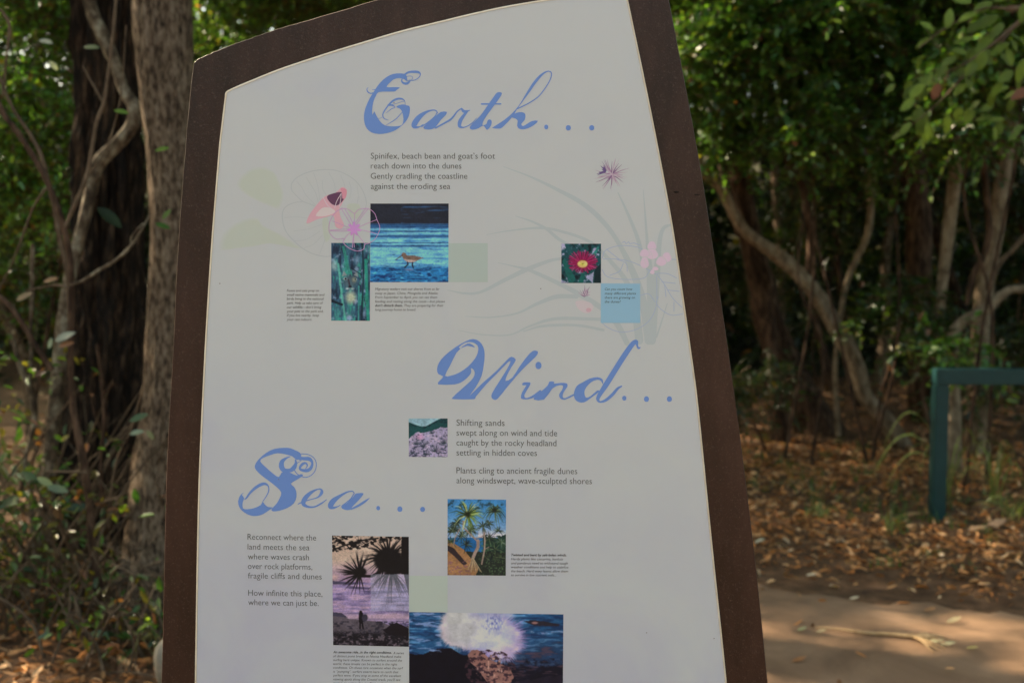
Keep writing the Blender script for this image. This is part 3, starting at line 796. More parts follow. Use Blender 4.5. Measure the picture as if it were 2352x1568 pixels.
LL = [(t4, 104, 1106, 44, -30, (0.22, 0.27, 0.17), 4.4), (t4, 132, 1122, 50, -12, (0.20, 0.25, 0.16), 4.4), (t4, 60, 1092, 56, 165, (0.04, 0.09, 0.03), 4.4),
      (t4, 148, 772, 50, 28, (0.40, 0.42, 0.34), 4.4), (t4, 115, 788, 26, 80, (0.38, 0.42, 0.3), 4.4), (t4, 152, 790, 36, 20, (0.35, 0.16, 0.09), 4.4),
      (t4, 116, 642, 34, 20, (0.42, 0.24, 0.13), 4.4), (t4, 55, 680, 42, 30, (0.36, 0.25, 0.15), 4.4),
      (t6, 252, 498, 70, -38, (0.009, 0.018, 0.004), 4.6), (t6, 374, 518, 36, -15, (0.06, 0.14, 0.02), 4.3), (t6, 372, 342, 34, 18, (0.12, 0.22, 0.02), 4.3), (t6, 382, 492, 30, 55, (0.14, 0.22, 0.04), 4.3), (t6, 210, 108, 40, 170, (0.10, 0.15, 0.07), 4.4), (t6, 278, 256, 34, -5, (0.16, 0.26, 0.04), 4.4),
      (t6, 314, 992, 34, 15, (0.34, 0.40, 0.28), 4.4), (t6, 345, 998, 28, -50, (0.26, 0.26, 0.14), 4.4), (t6, 318, 958, 46, 25, (0.08, 0.14, 0.07), 4.4), (t6, 225, 1455, 46, 5, (0.10, 0.17, 0.09), 4.2), (t6, 180, 1164, 58, 5, (0.04, 0.08, 0.05), 4.6), (t6, 130, 1176, 46, -50, (0.22, 0.11, 0.05), 4.5), (t6, 312, 1140, 40, -80, (0.04, 0.10, 0.02), 4.5),
      (t4, 105, 95, 36, 160, (0.5, 0.52, 0.42), 4.6), (t4, 122, 150, 32, 130, (0.40, 0.42, 0.32), 4.6), (t4, 22, 1150, 60, 200, (0.04, 0.08, 0.03), 4.6)]
for (pr, px, py, L, an, c, Y) in LL:
    big_leaf(pr, px, py, Y, L, an, 0.42, c, 0.2)

# ------------------------------------------------------------------ green barrier
M_teal = noise_mat('dark_teal_paint', [(0.3, (0.006, 0.036, 0.038)), (0.7, (0.010, 0.052, 0.054))], scale=14, bump=0.12, dist=0.003, rough=0.42, spec=0.45)
def box(cx, cy, cz, sx, sy, sz, bev=0.006):
    import bmesh
    bm = bmesh.new()
    bmesh.ops.create_cube(bm, size=1)
    for v in bm.verts:
        v.co = Vector((cx + v.co.x * sx, cy + v.co.y * sy, cz + v.co.z * sz))
    bmesh.ops.bevel(bm, geom=bm.edges[:], offset=bev, segments=2, affect='EDGES')
    V = np.array([v.co[:] for v in bm.verts]); Fl = [tuple(v.index for v in f.verts) for f in bm.faces]
    bm.free()
    return V, Fl
BY = 6.45
bpx0, bpx1 = P(2142, 1191, BY), P(2173, 1191, BY)
ba = thing('barrier', 'dark green painted timber barrier with square post beside the path', 'barrier', (float((bpx0[0] + bpx1[0]) / 2), BY + 0.045, 0.0))
ztop, zbot = bz(848, BY), bz(884, BY)
pw = float(bpx1[0] - bpx0[0])
def rotz(V, c, a):
    d = V - np.array(c); ca, sa = math.cos(a), math.sin(a)
    return np.stack([d[:, 0] * ca - d[:, 1] * sa, d[:, 0] * sa + d[:, 1] * ca, d[:, 2]], -1) + np.array(c)
cx = float((bpx0[0] + bpx1[0]) / 2)
ang = math.radians(-3)
piv = (cx, BY + 0.045, 0)
V, Fl = box(cx, BY + 0.045, (zbot - 0.25) / 2, pw, 0.09, zbot + 0.25)
mesh_obj('post', rotz(V, piv, ang), Fl, M_teal, ba)
V, Fl = box(cx + 2.4, BY + 0.045, (zbot - 0.25) / 2, pw, 0.09, zbot + 0.25)
mesh_obj('post', rotz(V, piv, ang), Fl, M_teal, ba)
V, Fl = box(cx + 1.21, BY + 0.045, (ztop + zbot) / 2 + 0.001, 2.42 + pw, 0.098, ztop - zbot, 0.007)
mesh_obj('rail', rotz(V, piv, ang), Fl, M_teal, ba)
import bmesh
bolt = []
for bxx in (cx, cx + 2.4):
    th_ = np.linspace(0, 2 * math.pi, 10, endpoint=False)
    yb = BY + 0.045 - 0.049
    V = [(bxx + 0.010 * math.cos(a), yb - d, (ztop + zbot) / 2 + 0.010 * math.sin(a)) for d in (-0.002, 0.005) for a in th_]
    Fl = [(k, (k + 1) % 10, 10 + (k + 1) % 10, 10 + k) for k in range(10)] + [tuple(range(10, 20))]
    mesh_obj('bolt', rotz(np.array(V), piv, ang), Fl, M_teal, ba)

# sedge tufts by the barrier
def arch_blade(parent, p0, p1, lift, w, col):
    p0, p1 = np.array(p0), np.array(p1)
    V, n = [], 10
    d = p1 - p0; sd = np.cross(d, [0, 0, 1.0]); sd /= np.linalg.norm(sd) + 1e-9
    sd = unit(sd + np.array([0, 0, 0.6]))
    for k in range(n + 1):
        t = k / n
        c = p0 + d * t + np.array([0, 0, lift * 4 * t * (1 - t) ** 0.9])
        ww = w * (0.6 + 0.6 * t) if t < 0.5 else w * 0.9 * (1 - t) ** 0.6 * 1.45
        V += [c - sd * ww / 2, c + np.array([0, 0, -ww * 0.15]), c + sd * ww / 2]
    Fl = []
    for k in range(n):
        b = 3 * k
        Fl += [(b, b + 1, b + 4, b + 3), (b + 1, b + 2, b + 5, b + 4)]
    mesh_obj('blade', np.array(V), Fl, M_leaf, parent, colors=np.tile(col, (len(V), 1)), smooth=True)
def sedge(label, x, y, n, R, H, seed, w=0.012):
    s = thing('sedge_tuft', label, 'grass tuft', (x, y, 0.0))
    rr = np.random.default_rng(seed)
    z = float(ground_z(np.array([x]), np.array([y]))[0])
    for q in range(n):
        a = rr.uniform(0, 6.28); rad = R * rr.uniform(0.4, 1.15)
        c = np.array([0.16, 0.21, 0.05]) * rr.uniform(0.6, 1.8)
        if rr.random() < 0.2: c = np.array([0.30, 0.24, 0.10])
        arch_blade(s, (x + rr.normal(0, .02), y + rr.normal(0, .02), z), (x + math.cos(a) * rad, y + math.sin(a) * rad * 0.7, z + H * rr.uniform(0.0, 0.7)), H * rr.uniform(0.5, 1.0), w * rr.uniform(0.7, 1.2), c)
    return s
sg = sedge('arching yellow-green sedge tuft leaning left from behind the barrier post', bx(2190, 7.0), 7.0, 16, 0.38, 0.34, 601)
for (x1, y1, lf) in ((2012, 1085, 0.30), (2000, 1110, 0.34), (2030, 1130, 0.26), (2020, 1060, 0.40)):
    e = P(x1, y1, 6.9)
    arch_blade(sg, (bx(2200, 7.0), 7.0, 0.03), tuple(e), lf, 0.018, np.array([0.42, 0.46, 0.13]))
sedge('tuft of long bright grass right of the barrier post', bx(2300, 6.9), 6.9, 22, 0.34, 0.28, 602)
sedge('low tuft of pale green grass under the rail at the right border', bx(2360, 6.3), 6.4, 18, 0.25, 0.14, 603, 0.009)
sedge('small green grass tuft on the leaf litter left of the barrier post', bx(2060, 6.1), 6.1, 16, 0.14, 0.10, 604, 0.007)
sedge('tiny green grass tuft among fallen leaves near the sign edge', bx(1900, 6.4), 6.4, 14, 0.14, 0.10, 605, 0.007)
sedge('fresh green grass spray at the foot of the sign by the grey trunk', bx(345, 4.2), 4.2, 12, 0.16, 0.12, 606, 0.009)

# ------------------------------------------------------------------ things lying on the path
def gp(px, py, dz=0.012):
    g = G(px, py, 0.012)
    return np.array([g[0], g[1], float(ground_z(np.array([g[0]]), np.array([g[1]]))[0]) + 0.008 + dz])
M_straw = noise_mat('dry_straw', [(0.3, (0.28, 0.17, 0.08)), (0.7, (0.50, 0.34, 0.18))], scale=30, bump=0.2, dist=0.002, rough=0.8)
tw = thing('fallen_frond', 'long dry straw-coloured palm stalk with a frayed end lying on the path', 'palm stalk', tuple(gp(2099, 1463)))
a0 = [gp(1871, 1437), gp(1930, 1444), gp(1990, 1452), gp(2050, 1457), gp(2099, 1463)]
V, Fq = tube([(*p, rr_) for p, rr_ in zip(a0, (0.003, 0.005, 0.007, 0.008, 0.010))], 8, ns=6)
mesh_obj('stalk', V, Fq, M_straw, tw, smooth=True)
for (ex, ey, mx, my) in ((2171, 1489, 2135, 1478), (2160, 1494, 2130, 1482), (2182, 1484, 2140, 1470), (2150, 1466, 2125, 1461), (2145, 1497, 2118, 1478), (2190, 1472, 2150, 1466)):
    p0, p1, p2 = gp(2099, 1463), gp(mx, my, 0.02), gp(ex, ey, 0.006)
    V, Fq = tube([(*p0, 0.006), (*p1, 0.005), (*p2, 0.002)], 6, ns=5)
    mesh_obj('frayed_strip', V, Fq, M_straw, tw, smooth=True)
FLV = [(1842, 1441, 26, 'pale green', (0.42, 0.44, 0.26)), (1886, 1446, 24, 'pale', (0.45, 0.40, 0.26)), (2133, 1464, 34, 'pale green', (0.40, 0.44, 0.24)), (2148, 1474, 36, 'pale', (0.46, 0.46, 0.30)), (2178, 1480, 34, 'pale', (0.44, 0.44, 0.30)), (2233, 1490, 26, 'yellow', (0.46, 0.42, 0.18)), (2190, 1427, 40, 'pale', (0.40, 0.36, 0.24)), (1865, 1322, 26, 'white', (0.58, 0.55, 0.46)), (1962, 1374, 24, 'white', (0.58, 0.54, 0.44)), (1744, 1247, 30, 'white', (0.55, 0.55, 0.45)), (1930, 1249, 20, 'white', (0.56, 0.55, 0.5)), (2135, 1402, 30, 'brown', (0.30, 0.18, 0.10)), (1835, 1510, 36, 'brown', (0.34, 0.17, 0.08)), (2285, 1213, 64, 'large pinkish', (0.50, 0.34, 0.24)), (2245, 1222, 46, 'large tan', (0.45, 0.32, 0.22)), (2090, 1190, 40, 'tan', (0.45, 0.3, 0.18))]
wh = ['by the thin end of the palm stalk', 'just under the thin end of the palm stalk', 'against the frayed end of the palm stalk', 'below the frayed end of the palm stalk', 'right of the frayed end of the palm stalk', 'farthest right of the palm stalk on the path', 'on the path edge above the palm stalk', 'on the litter halfway between post and sign', 'at the near rim of the leaf litter', 'on the litter hard by the sign edge', 'on the litter below the small grass tuft', 'on the path rim at the right', 'alone on the path near the sign', 'on the litter right of the barrier post', 'beside the large pinkish leaf at the post', 'left of the foot of the barrier post']
for (px, py, L, cn, col), w in zip(FLV, wh):
    p = gp(px, py, 0.008)
    Lm = L / F * p[1] * 1.1
    an = random.uniform(-0.6, 0.6)
    A = np.array([[math.cos(an), math.sin(an), 0.05]])
    V, Fq, cc = leaf_arrays((p - A[0] * Lm / 2)[None, :], A, np.array([[0.1, -0.35, 1.0]]), np.array([Lm]), np.array([Lm * 0.36]), np.array([col]) * np.array([1.0, 0.88, 0.75]), curl=-0.18)
    o = mesh_obj('fallen_leaf', V, Fq, M_litter, loc=tuple(p), colors=cc)
    tag(o, cn + ' fallen leaf lying ' + w, 'leaf', 'fallen leaves picked out by the light')

# ================================================================== THE SIGN
SY = 1.6                                  # distance of the panel's face
M_board = None
def board_material():
    m, nt, b = new_mat('brown_speckled_board')
    tc = N(nt, 'ShaderNodeTexCoord')
    n1 = N(nt, 'ShaderNodeTexNoise', Scale=7.0, Detail=8.0, Roughness=0.65)
    mp = N(nt, 'ShaderNodeMapping'); mp.inputs['Scale'].default_value = (3.0, 3.0, 0.8)
    nt.links.new(tc.outputs['Object'], mp.inputs['Vector'])
    nt.links.new(mp.outputs['Vector'], n1.inputs['Vector'])
    r = ramp(nt, [(0.3, (0.022, 0.009, 0.006)), (0.55, (0.042, 0.018, 0.013)), (0.8, (0.066, 0.031, 0.023))])
    nt.links.new(n1.outputs['Fac'], r.inputs['Fac'])
    n2 = N(nt, 'ShaderNodeTexNoise', Scale=330.0, Detail=3.0, Roughness=0.7)
    nt.links.new(tc.outputs['Object'], n2.inputs['Vector'])
    r2 = ramp(nt, [(0.56, (0, 0, 0)), (0.74, (1, 1, 1))])
    nt.links.new(n2.outputs['Fac'], r2.inputs['Fac'])
    mx = N(nt, 'ShaderNodeMixRGB'); mx.inputs['Color2'].default_value = (0.085, 0.052, 0.044, 1)
    nt.links.new(r2.outputs['Color'], mx.inputs['Fac'])
    nt.links.new(r.outputs['Color'], mx.inputs['Color1'])
    nt.links.new(mx.outputs['Color'], b.inputs['Base Color'])
    bp = N(nt, 'ShaderNodeBump', Strength=0.5, Distance=0.001)
    n3 = N(nt, 'ShaderNodeTexNoise', Scale=420.0, Detail=5.0)
    nt.links.new(tc.outputs['Object'], n3.inputs['Vector'])
    nt.links.new(n3.outputs['Fac'], bp.inputs['Height'])
    nt.links.new(bp.outputs['Normal'], b.inputs['Normal'])
    b.inputs['Roughness'].default_value = 0.42
    b.inputs['Specular IOR Level'].default_value = 0.42
    return m
M_board = board_material()
PANEL_ALB = np.array([0.675, 0.708, 0.735])
def panel_material():
    m, nt, b = new_mat('printed_white_panel')
    tc = N(nt, 'ShaderNodeTexCoord')
    n1 = N(nt, 'ShaderNodeTexNoise', Scale=3.2, Detail=7.0, Roughness=0.55, Distortion=0.6)
    nt.links.new(tc.outputs['Object'], n1.inputs['Vector'])
    a = PANEL_ALB
    r = ramp(nt, [(0.30, tuple(a * [0.985, 1.0, 1.02])), (0.45, tuple(a)), (0.58, tuple(a * [0.97, 0.975, 1.0])), (0.70, tuple(a * [0.93, 0.93, 1.02]))])
    nt.links.new(n1.outputs['Fac'], r.inputs['Fac'])
    # faint mauve coloured into the lower panel for the reflection there
    sp = N(nt, 'ShaderNodeSeparateXYZ')
    nt.links.new(tc.outputs['Object'], sp.inputs['Vector'])
    mr = N(nt, 'ShaderNodeMapRange'); mr.inputs['From Min'].default_value = 1.45; mr.inputs['From Max'].default_value = 0.85
    nt.links.new(sp.outputs['Z'], mr.inputs['Value'])
    n2 = N(nt, 'ShaderNodeTexNoise', Scale=4.0, Detail=6.0, Roughness=0.6, Distortion=0.8)
    nt.links.new(tc.outputs['Object'], n2.inputs['Vector'])
    r2 = ramp(nt, [(0.35, (0, 0, 0)), (0.7, (1, 1, 1))])
    nt.links.new(n2.outputs['Fac'], r2.inputs['Fac'])
    mu = N(nt, 'ShaderNodeMath', operation='MULTIPLY')
    nt.links.new(mr.outputs['Result'], mu.inputs[0]); nt.links.new(r2.outputs['Color'], mu.inputs[1])
    mx = N(nt, 'ShaderNodeMixRGB'); mx.inputs['Color2'].default_value = (*(a * [0.84, 0.80, 0.97]), 1)
    nt.links.new(mu.outputs['Value'], mx.inputs['Fac']); nt.links.new(r.outputs['Color'], mx.inputs['Color1'])
    nt.links.new(mx.outputs['Color'], b.inputs['Base Color'])
    b.inputs['Roughness'].default_value = 0.5
    b.inputs['Specular IOR Level'].default_value = 0.25
    return m
M_panel = panel_material()
M_trim = noise_mat('cream_edge', [(0.3, (0.72, 0.62, 0.48)), (0.7, (0.86, 0.78, 0.64))], scale=40, bump=0.1, dist=0.0005, rough=0.6)
M_gap = noise_mat('dark_joint', [(0.3, (0.010, 0.006, 0.005)), (0.7, (0.03, 0.02, 0.015))], scale=40, rough=0.9)

sign = thing('sign', 'tall brown interpretive sign with white panel reading Earth, Wind and Sea', 'sign', (0.0, SY + 0.03, 0.0))

def to_px(xz_pts, Y):
    """extend outlines below the picture in world units"""
    return xz_pts

def SP(pts, d=0.0):
    """picture units (on the panel's face) -> world, d = metres proud of the face"""
    p = np.asarray(pts, float)
    w = P(p[:, 0], p[:, 1], SY)
    w[:, 1] = SY - d
    return w

outer_top = [(443, 143), (450, 136), (462, 130), (480, 122), (530, 102), (584, 83), (640, 64), (699, 47), (792, 20), (855, 1), (960, -26), (1100, -57), (1250, -82), (1400, -98), (1515, -106)]
outer_right = [(1526, -60), (1538, 0), (1574, 187), (1613, 400), (1639, 564), (1689, 910), (1731, 1241), (1765, 1568), (1795, 1900), (1822, 2300), (1850, 3100)]
outer_left = [(352, 3100), (355, 2300), (362, 1900), (369, 1568), (375, 1300), (382, 1044), (398, 753), (403, 630), (416, 428), (429, 272), (438, 175)]
inner_top = [(517, 222), (518, 214), (524, 208), (550, 196), (584, 182), (636, 161), (688, 143), (765, 118), (844, 94), (922, 71), (1000, 52), (1078, 33), (1156, 16), (1250, 0), (1340, -13), (1425, -22), (1437, -20)]
inner_right = [(1442, 0), (1491, 235), (1527, 420), (1552, 564), (1589, 820), (1604.5, 941), (1636, 1253), (1669, 1568), (1690, 1800), (1712, 2100), (1722, 2230)]
inner_left = [(446, 2230), (446, 2100), (446, 1800), (448, 1568), (450, 1429), (453, 1250), (458, 1065), (471, 790), (484, 580), (494, 450), (504, 328)]
outer = crom(outer_top, 5)[:-1].tolist() + [outer_top[-1]] + crom(outer_right, 5).tolist() + crom(outer_left, 5).tolist()
inner = crom(inner_top, 5).tolist() + crom(inner_right, 5).tolist() + crom(inner_left, 5).tolist()
def clean(p, eps=1.5):
    o = [p[0]]
    for q in p[1:]:
        if math.hypot(q[0] - o[-1][0], q[1] - o[-1][1]) > eps: o.append(q)
    if math.hypot(o[0][0] - o[-1][0], o[0][1] - o[-1][1]) < eps: o.pop()
    return np.array(o)
outer, inner = clean(outer), clean(inner)
def offset(p, d):
    n = np.roll(p, -1, 0) - np.roll(p, 1, 0)
    n = np.stack([n[:, 1], -n[:, 0]], -1); n /= np.linalg.norm(n, axis=1)[:, None]
    return p + n * d          # clockwise outline in picture units: +d grows outwards (checked below)
if np.linalg.norm(offset(outer, 5) - outer.mean(0), axis=1).sum() < np.linalg.norm(outer - outer.mean(0), axis=1).sum():
    _of = offset
    offset = lambda p, d: _of(p, -d)

def slab(loops, name, mat, parent, capfront=True, capback=True):
    """loops: list of (outline in picture units, metres proud); first is the front"""
    Vs = [SP(l, d) for l, d in loops]
    n = len(Vs[0]); V = np.vstack(Vs); Fl = []
    for k in range(len(Vs) - 1):
        for q in range(n):
            Fl.append((k * n + q, k * n + (q + 1) % n, (k + 1) * n + (q + 1) % n, (k + 1) * n + q))
    tri = tessellate_polygon([[Vector((v[0], v[2], 0)) for v in Vs[0]]])
    if capfront: Fl += [tuple(t) for t in tri]
    if capback: Fl += [tuple(len(V) - n + x for x in reversed(t)) for t in tri]
    return mesh_obj(name, V, Fl, mat, parent)

BF = -0.004                                 # board face sits 4 mm behind the panel's face
# slightly rough, chipped rim on the board
rr = np.random.default_rng(4)
jit = rr.normal(0, 0.5, (len(outer), 1))
o_in = offset(outer, -1.6) + jit * 0.5
slab([(o_in, BF), (outer + jit * 0.4, BF - 0.0015), (outer, BF - 0.046), (o_in, BF - 0.048)], 'board', M_board, sign)
slab([(offset(inner, -3.6), 0.0), (offset(inner, -3.4), -0.012)], 'panel', M_panel, sign)
# cream edge trim: ring standing between panel and board, dark joint outside it
def ring(p_in, p_out, d_in, d_out, back, name, mat):
    a, b = SP(p_in, d_in), SP(p_out, d_out); c, e = SP(p_out, back), SP(p_in, back)
    n = len(a); V = np.vstack([a, b, c, e]); Fl = []
    for k in range(4):
        k2 = (k + 1) % 4
        for q in range(n):
            Fl.append((k * n + q, k * n + (q + 1) % n, k2 * n + (q + 1) % n, k2 * n + q))
    return mesh_obj(name, V, Fl, mat, sign)
ring(offset(inner, -3.3), offset(inner, 0.6), 0.0006, -0.0002, -0.010, 'edge_trim', M_trim)
ring(offset(inner, 0.75), offset(inner, 1.9), -0.0034, -0.0034, -0.010, 'joint', M_gap)
# two small knocks in the right-hand side of the board
for (px, py, w, h) in ((1554, 441, 13, 5), (1602, 447, 14, 3)):
    th_ = np.linspace(0, 2 * math.pi, 12, endpoint=False)
    o1 = np.stack([px + w * 0.5 * np.cos(th_), py + h * 0.5 * np.sin(th_)], -1)
    slab([(o1 * 0 + [px, py + 1] + (o1 - [px, py]) * 0.3, BF + 0.0008), (o1, BF + 0.0004), (o1, BF - 0.004)], 'chip', M_gap, sign)

# ------------------------------------------------------------------ print
ZK = [0]
def layer(base):
    ZK[0] += 1
    return base * 0.2 + 1e-6 * ZK[0]
def crop(x0, y0, s):
    k = 2352 / 2500.0
    return lambda p: np.stack([(np.asarray(p, float)[:, 0] / s + x0) * k, (np.asarray(p, float)[:, 1] / s + y0) * k], -1)
C1 = crop(850, 130, 3.6185); C2 = crop(500, 380, 3.136); C3 = crop(1050, 350, 3.074)
C4 = crop(960, 800, 3.1784); C5 = crop(560, 1070, 3.6464); C6 = crop(780, 1200, 3.3582)
INKW = np.array([0.94, 1.0, 1.12])      # the light here is warm; the ink tones were read off under it
EFF = 0.60        # light on the panel relative to its own reflectance, used to turn seen ink tones into reflectance
def ink(c):
    return np.minimum(lin(c) / EFF * INKW, 0.85)

class Art:
    """collects flat printed shapes and builds ONE mesh"""
    def __init__(s): s.V, s.F, s.c, s.n = [], [], [], 0; ZK[0] = 0
    def add(s, W, Fl, col):
        s.V.append(W); s.F += [tuple(i + s.n for i in f) for f in Fl]; s.c.append(np.tile(col, (len(W), 1)) if np.ndim(col) == 1 else col); s.n += len(W)
    def build(s, name, label=None, parent=None):
        o = mesh_obj(name, np.vstack(s.V), s.F, M_print, parent or sign, colors=np.vstack(s.c))
        if label: o['label'] = label
        return o
    def ribbon(s, M, pts, col, base=0.0002, n=7):
        c = crom(np.asarray(pts, float), n)
        d = np.gradient(c[:, :2], axis=0); d /= np.linalg.norm(d, axis=1)[:, None] + 1e-9
        nn = np.stack([-d[:, 1], d[:, 0]], -1); w = np.maximum(c[:, 2:3], 0.6) * 0.5
        z = layer(base)
        a = SP(M(c[:, :2] + nn * w), z); b = SP(M(c[:, :2] - nn * w), z)
        lift = np.linspace(0, 9e-6, len(c)); a[:, 1] -= lift; b[:, 1] -= lift
        m = len(c); V = np.vstack([a, b])
        s.add(V, [(i, i + 1, m + i + 1, m + i) for i in range(m - 1)], col)
        th_ = np.linspace(0, 2 * math.pi, 10, endpoint=False)
        for e in (c[0], c[-1]):
            if e[2] > 3: s.disc(M, e[0], e[1], e[2] * 0.5, e[2] * 0.5, col, base)
    def poly(s, M, pts, col, base=0.0002, smooth=3, holes=()):
        p = crom(pts, smooth, True) if smooth > 1 else np.asarray(pts, float)
        hs = [crom(h, smooth, True) if smooth > 1 else np.asarray(h, float) for h in holes]
        loops = [p] + hs
        tri = tessellate_polygon([[Vector((q[0], q[1], 0)) for q in l] for l in loops])
        s.add(SP(M(np.vstack(loops)), layer(base)), [tuple(t) for t in tri], col)
    def wash(s, M, pts, rgb, base=0.0002, smooth=3):
        p = np.asarray(pts, float); c = p.mean(0); pa = PANEL_ALB; t = ink(rgb)
        for k, m in ((1.10, 0.25), (1.05, 0.5), (1.0, 0.75), (0.94, 1.0)):
            s.poly(M, c + (p - c) * k, pa * (1 - m) + t * m, base, smooth)
    def disc(s, M, x, y, rx, ry, col, base=0.0002, n=14):
        th_ = np.linspace(0, 2 * math.pi, n, endpoint=False)
        s.add(SP(M(np.stack([x + rx * np.cos(th_), y + ry * np.sin(th_)], -1)), layer(base)), [tuple(range(n))], col)

BLUE = ink((98, 126, 176)) 
HB = 0.0010
# ---- Earth...
A = Art(); M = C1
A.poly(M, [(500, 185), (430, 180), (370, 195), (310, 235), (260, 290), (225, 345), (190, 400), (155, 480), (140, 550), (145, 620), (168, 670), (210, 703), (275, 715), (340, 708), (400, 690), (450, 660), (500, 615), (535, 560), (546, 500), (540, 468), (515, 462), (500, 455), (470, 455), (440, 464), (425, 478), (455, 490), (475, 515), (486, 560), (487, 600), (475, 634), (440, 645), (380, 648), (325, 638), (288, 610), (260, 570), (240, 533), (230, 515), (215, 545), (212, 500), (223, 430), (245, 380), (268, 346), (340, 341), (410, 340), (430, 325), (457, 304), (400, 301), (340, 300), (368, 262), (405, 232), (450, 222), (490, 230), (518, 243), (520, 215)], BLUE, HB, 2)
A.ribbon(M, [(488, 198, 16), (535, 170, 18), (585, 166, 22), (622, 170, 20), (638, 188, 10), (625, 215, 8), (590, 238, 8), (550, 243, 6), (518, 238, 5), (508, 220, 4), (530, 205, 5), (560, 205, 5), (570, 220, 5), (558, 240, 5)], BLUE, HB)
A.ribbon(M, [(478, 222, 8), (474, 250, 14), (495, 268, 20), (522, 268, 22), (545, 250, 10), (546, 232, 5)], BLUE, HB)
A.ribbon(M, [(505, 240, 4), (530, 250, 5), (550, 248, 4)], BLUE, HB)
A.ribbon(M, [(222, 352, 10), (195, 356, 10), (172, 340, 10), (166, 318, 7), (176, 306, 4)], BLUE, HB)
A.ribbon(M, [(213, 323, 4), (240, 323, 8), (280, 322, 26)], BLUE, HB)
A.ribbon(M, [(505, 460, 4), (500, 425, 5), (478, 406, 14), (440, 404, 18), (400, 420, 18), (370, 445, 16), (345, 475, 12), (322, 508, 12), (306, 545, 9), (318, 578, 8), (358, 592, 3)], BLUE, HB)
A.ribbon(M, [(355, 460, 16), (385, 460, 14), (415, 478, 6), (380, 495, 7), (335, 530, 3)], BLUE, HB)
A.ribbon(M, [(498, 425, 5), (470, 430, 5), (425, 446, 4), (385, 456, 5)], BLUE, HB)
A.ribbon(M, [(262, 583, 3), (305, 566, 3)], BLUE, HB)
A.ribbon(M, [(335, 636, 3), (405, 595, 8), (440, 565, 7), (478, 520, 5)], BLUE, HB)
A.build('script_letter', 'ornate blue script capital E'); A = Art()
A.ribbon(M, [(790, 528, 9), (775, 508, 10), (740, 505, 12), (690, 522, 22), (640, 555, 40), (600, 600, 50), (582, 640, 46), (600, 655, 24), (635, 650, 10), (662, 632, 8)], BLUE, HB)
A.ribbon(M, [(786, 525, 9), (765, 560, 9), (720, 600, 9), (650, 650, 9)], BLUE, HB)
A.poly(M, [(818, 520), (872, 520), (860, 550), (820, 590), (775, 650), (740, 672), (685, 674), (664, 655), (700, 620), (760, 570)], BLUE, HB, 2)
A.build('script_letter', 'ornate blue script letter a'); A = Art()
A.ribbon(M, [(772, 662, 14), (830, 630, 15), (900, 590, 17), (930, 560, 15), (965, 515, 12), (1002, 488, 10)], BLUE, HB)
A.ribbon(M, [(1002, 492, 16), (1022, 515, 26), (1055, 512, 14), (1076, 505, 6)], BLUE, HB)
A.ribbon(M, [(1050, 516, 18), (1015, 560, 28), (988, 605, 34), (985, 645, 28), (1015, 657, 12), (1060, 642, 9), (1105, 608, 7), (1134, 575, 4)], BLUE, HB)
A.build('script_letter', 'ornate blue script letter r'); A = Art()
A.poly(M, [(1312, 352), (1335, 345), (1356, 352), (1352, 375), (1300, 450), (1240, 530), (1200, 590), (1185, 632), (1200, 636), (1222, 625), (1232, 595), (1250, 586), (1268, 600), (1262, 640), (1240, 670), (1222, 677), (1195, 640), (1150, 665), (1098, 678), (1073, 660), (1100, 620), (1170, 550), (1240, 450), (1290, 380)], BLUE, HB, 2)
A.ribbon(M, [(1180, 450, 15), (1348, 449, 12)], BLUE, HB)
A.build('script_letter', 'ornate blue script letter t'); A = Art()
A.poly(M, [(1770, 155), (1735, 165), (1690, 195), (1640, 250), (1600, 310), (1555, 385), (1510, 460), (1450, 530), (1380, 590), (1290, 648), (1275, 662), (1340, 668), (1380, 640), (1450, 565), (1490, 500), (1540, 430), (1600, 350), (1660, 265), (1715, 200), (1750, 172), (1775, 163)], BLUE, HB, 2)
A.ribbon(M, [(1768, 160, 8), (1790, 168, 10), (1796, 195, 9), (1780, 245, 9), (1740, 310, 9), (1680, 385, 9), (1600, 440, 10), (1495, 492, 10)], BLUE, HB)
A.poly(M, [(1445, 560), (1470, 535), (1510, 522), (1548, 525), (1566, 545), (1560, 590), (1530, 625), (1545, 645), (1580, 625), (1625, 600), (1676, 598), (1650, 630), (1600, 660), (1550, 674), (1510, 668), (1492, 640), (1498, 600), (1480, 580), (1450, 570)], BLUE, HB, 2)
A.build('script_letter', 'ornate blue script letter h'); A = Art()
A.disc(M, 1750, 653, 18, 21, BLUE, HB)
A.build('script_dot'); A = Art()
A.disc(M, 1945, 660, 23, 24, BLUE, HB)
A.build('script_dot'); A = Art()
A.disc(M, 2152, 660, 23, 24, BLUE, HB)
A.build('script_dot'); A = Art()

# ---- Wind...
A = Art(); M = C4
A.poly(M, [(620, 87), (565, 103), (480, 152), (400, 215), (355, 270), (340, 320), (350, 358), (388, 376), (368, 402), (347, 438), (480, 438), (545, 412), (592, 368), (606, 340), (603, 312), (628, 330), (630, 370), (600, 412), (530, 475), (460, 540), (475, 553), (622, 553), (640, 535), (720, 440), (800, 360), (895, 263), (908, 268), (880, 325), (820, 420), (768, 505), (763, 540), (785, 558), (812, 548), (880, 465), (960, 370), (1030, 295), (1102, 228), (1124, 192), (1112, 178), (1082, 180), (1040, 220), (980, 300), (925, 385), (872, 412), (885, 365), (920, 300), (952, 248), (917, 224), (880, 252), (800, 335), (690, 430), (593, 526), (640, 460), (685, 375), (702, 290), (710, 210), (700, 150), (668, 105)], BLUE, HB, 2,
       holes=[[(402, 372), (440, 295), (490, 195), (522, 163), (510, 150), (560, 115), (612, 112), (652, 135), (660, 172), (640, 230), (580, 300), (510, 348), (450, 370)]])
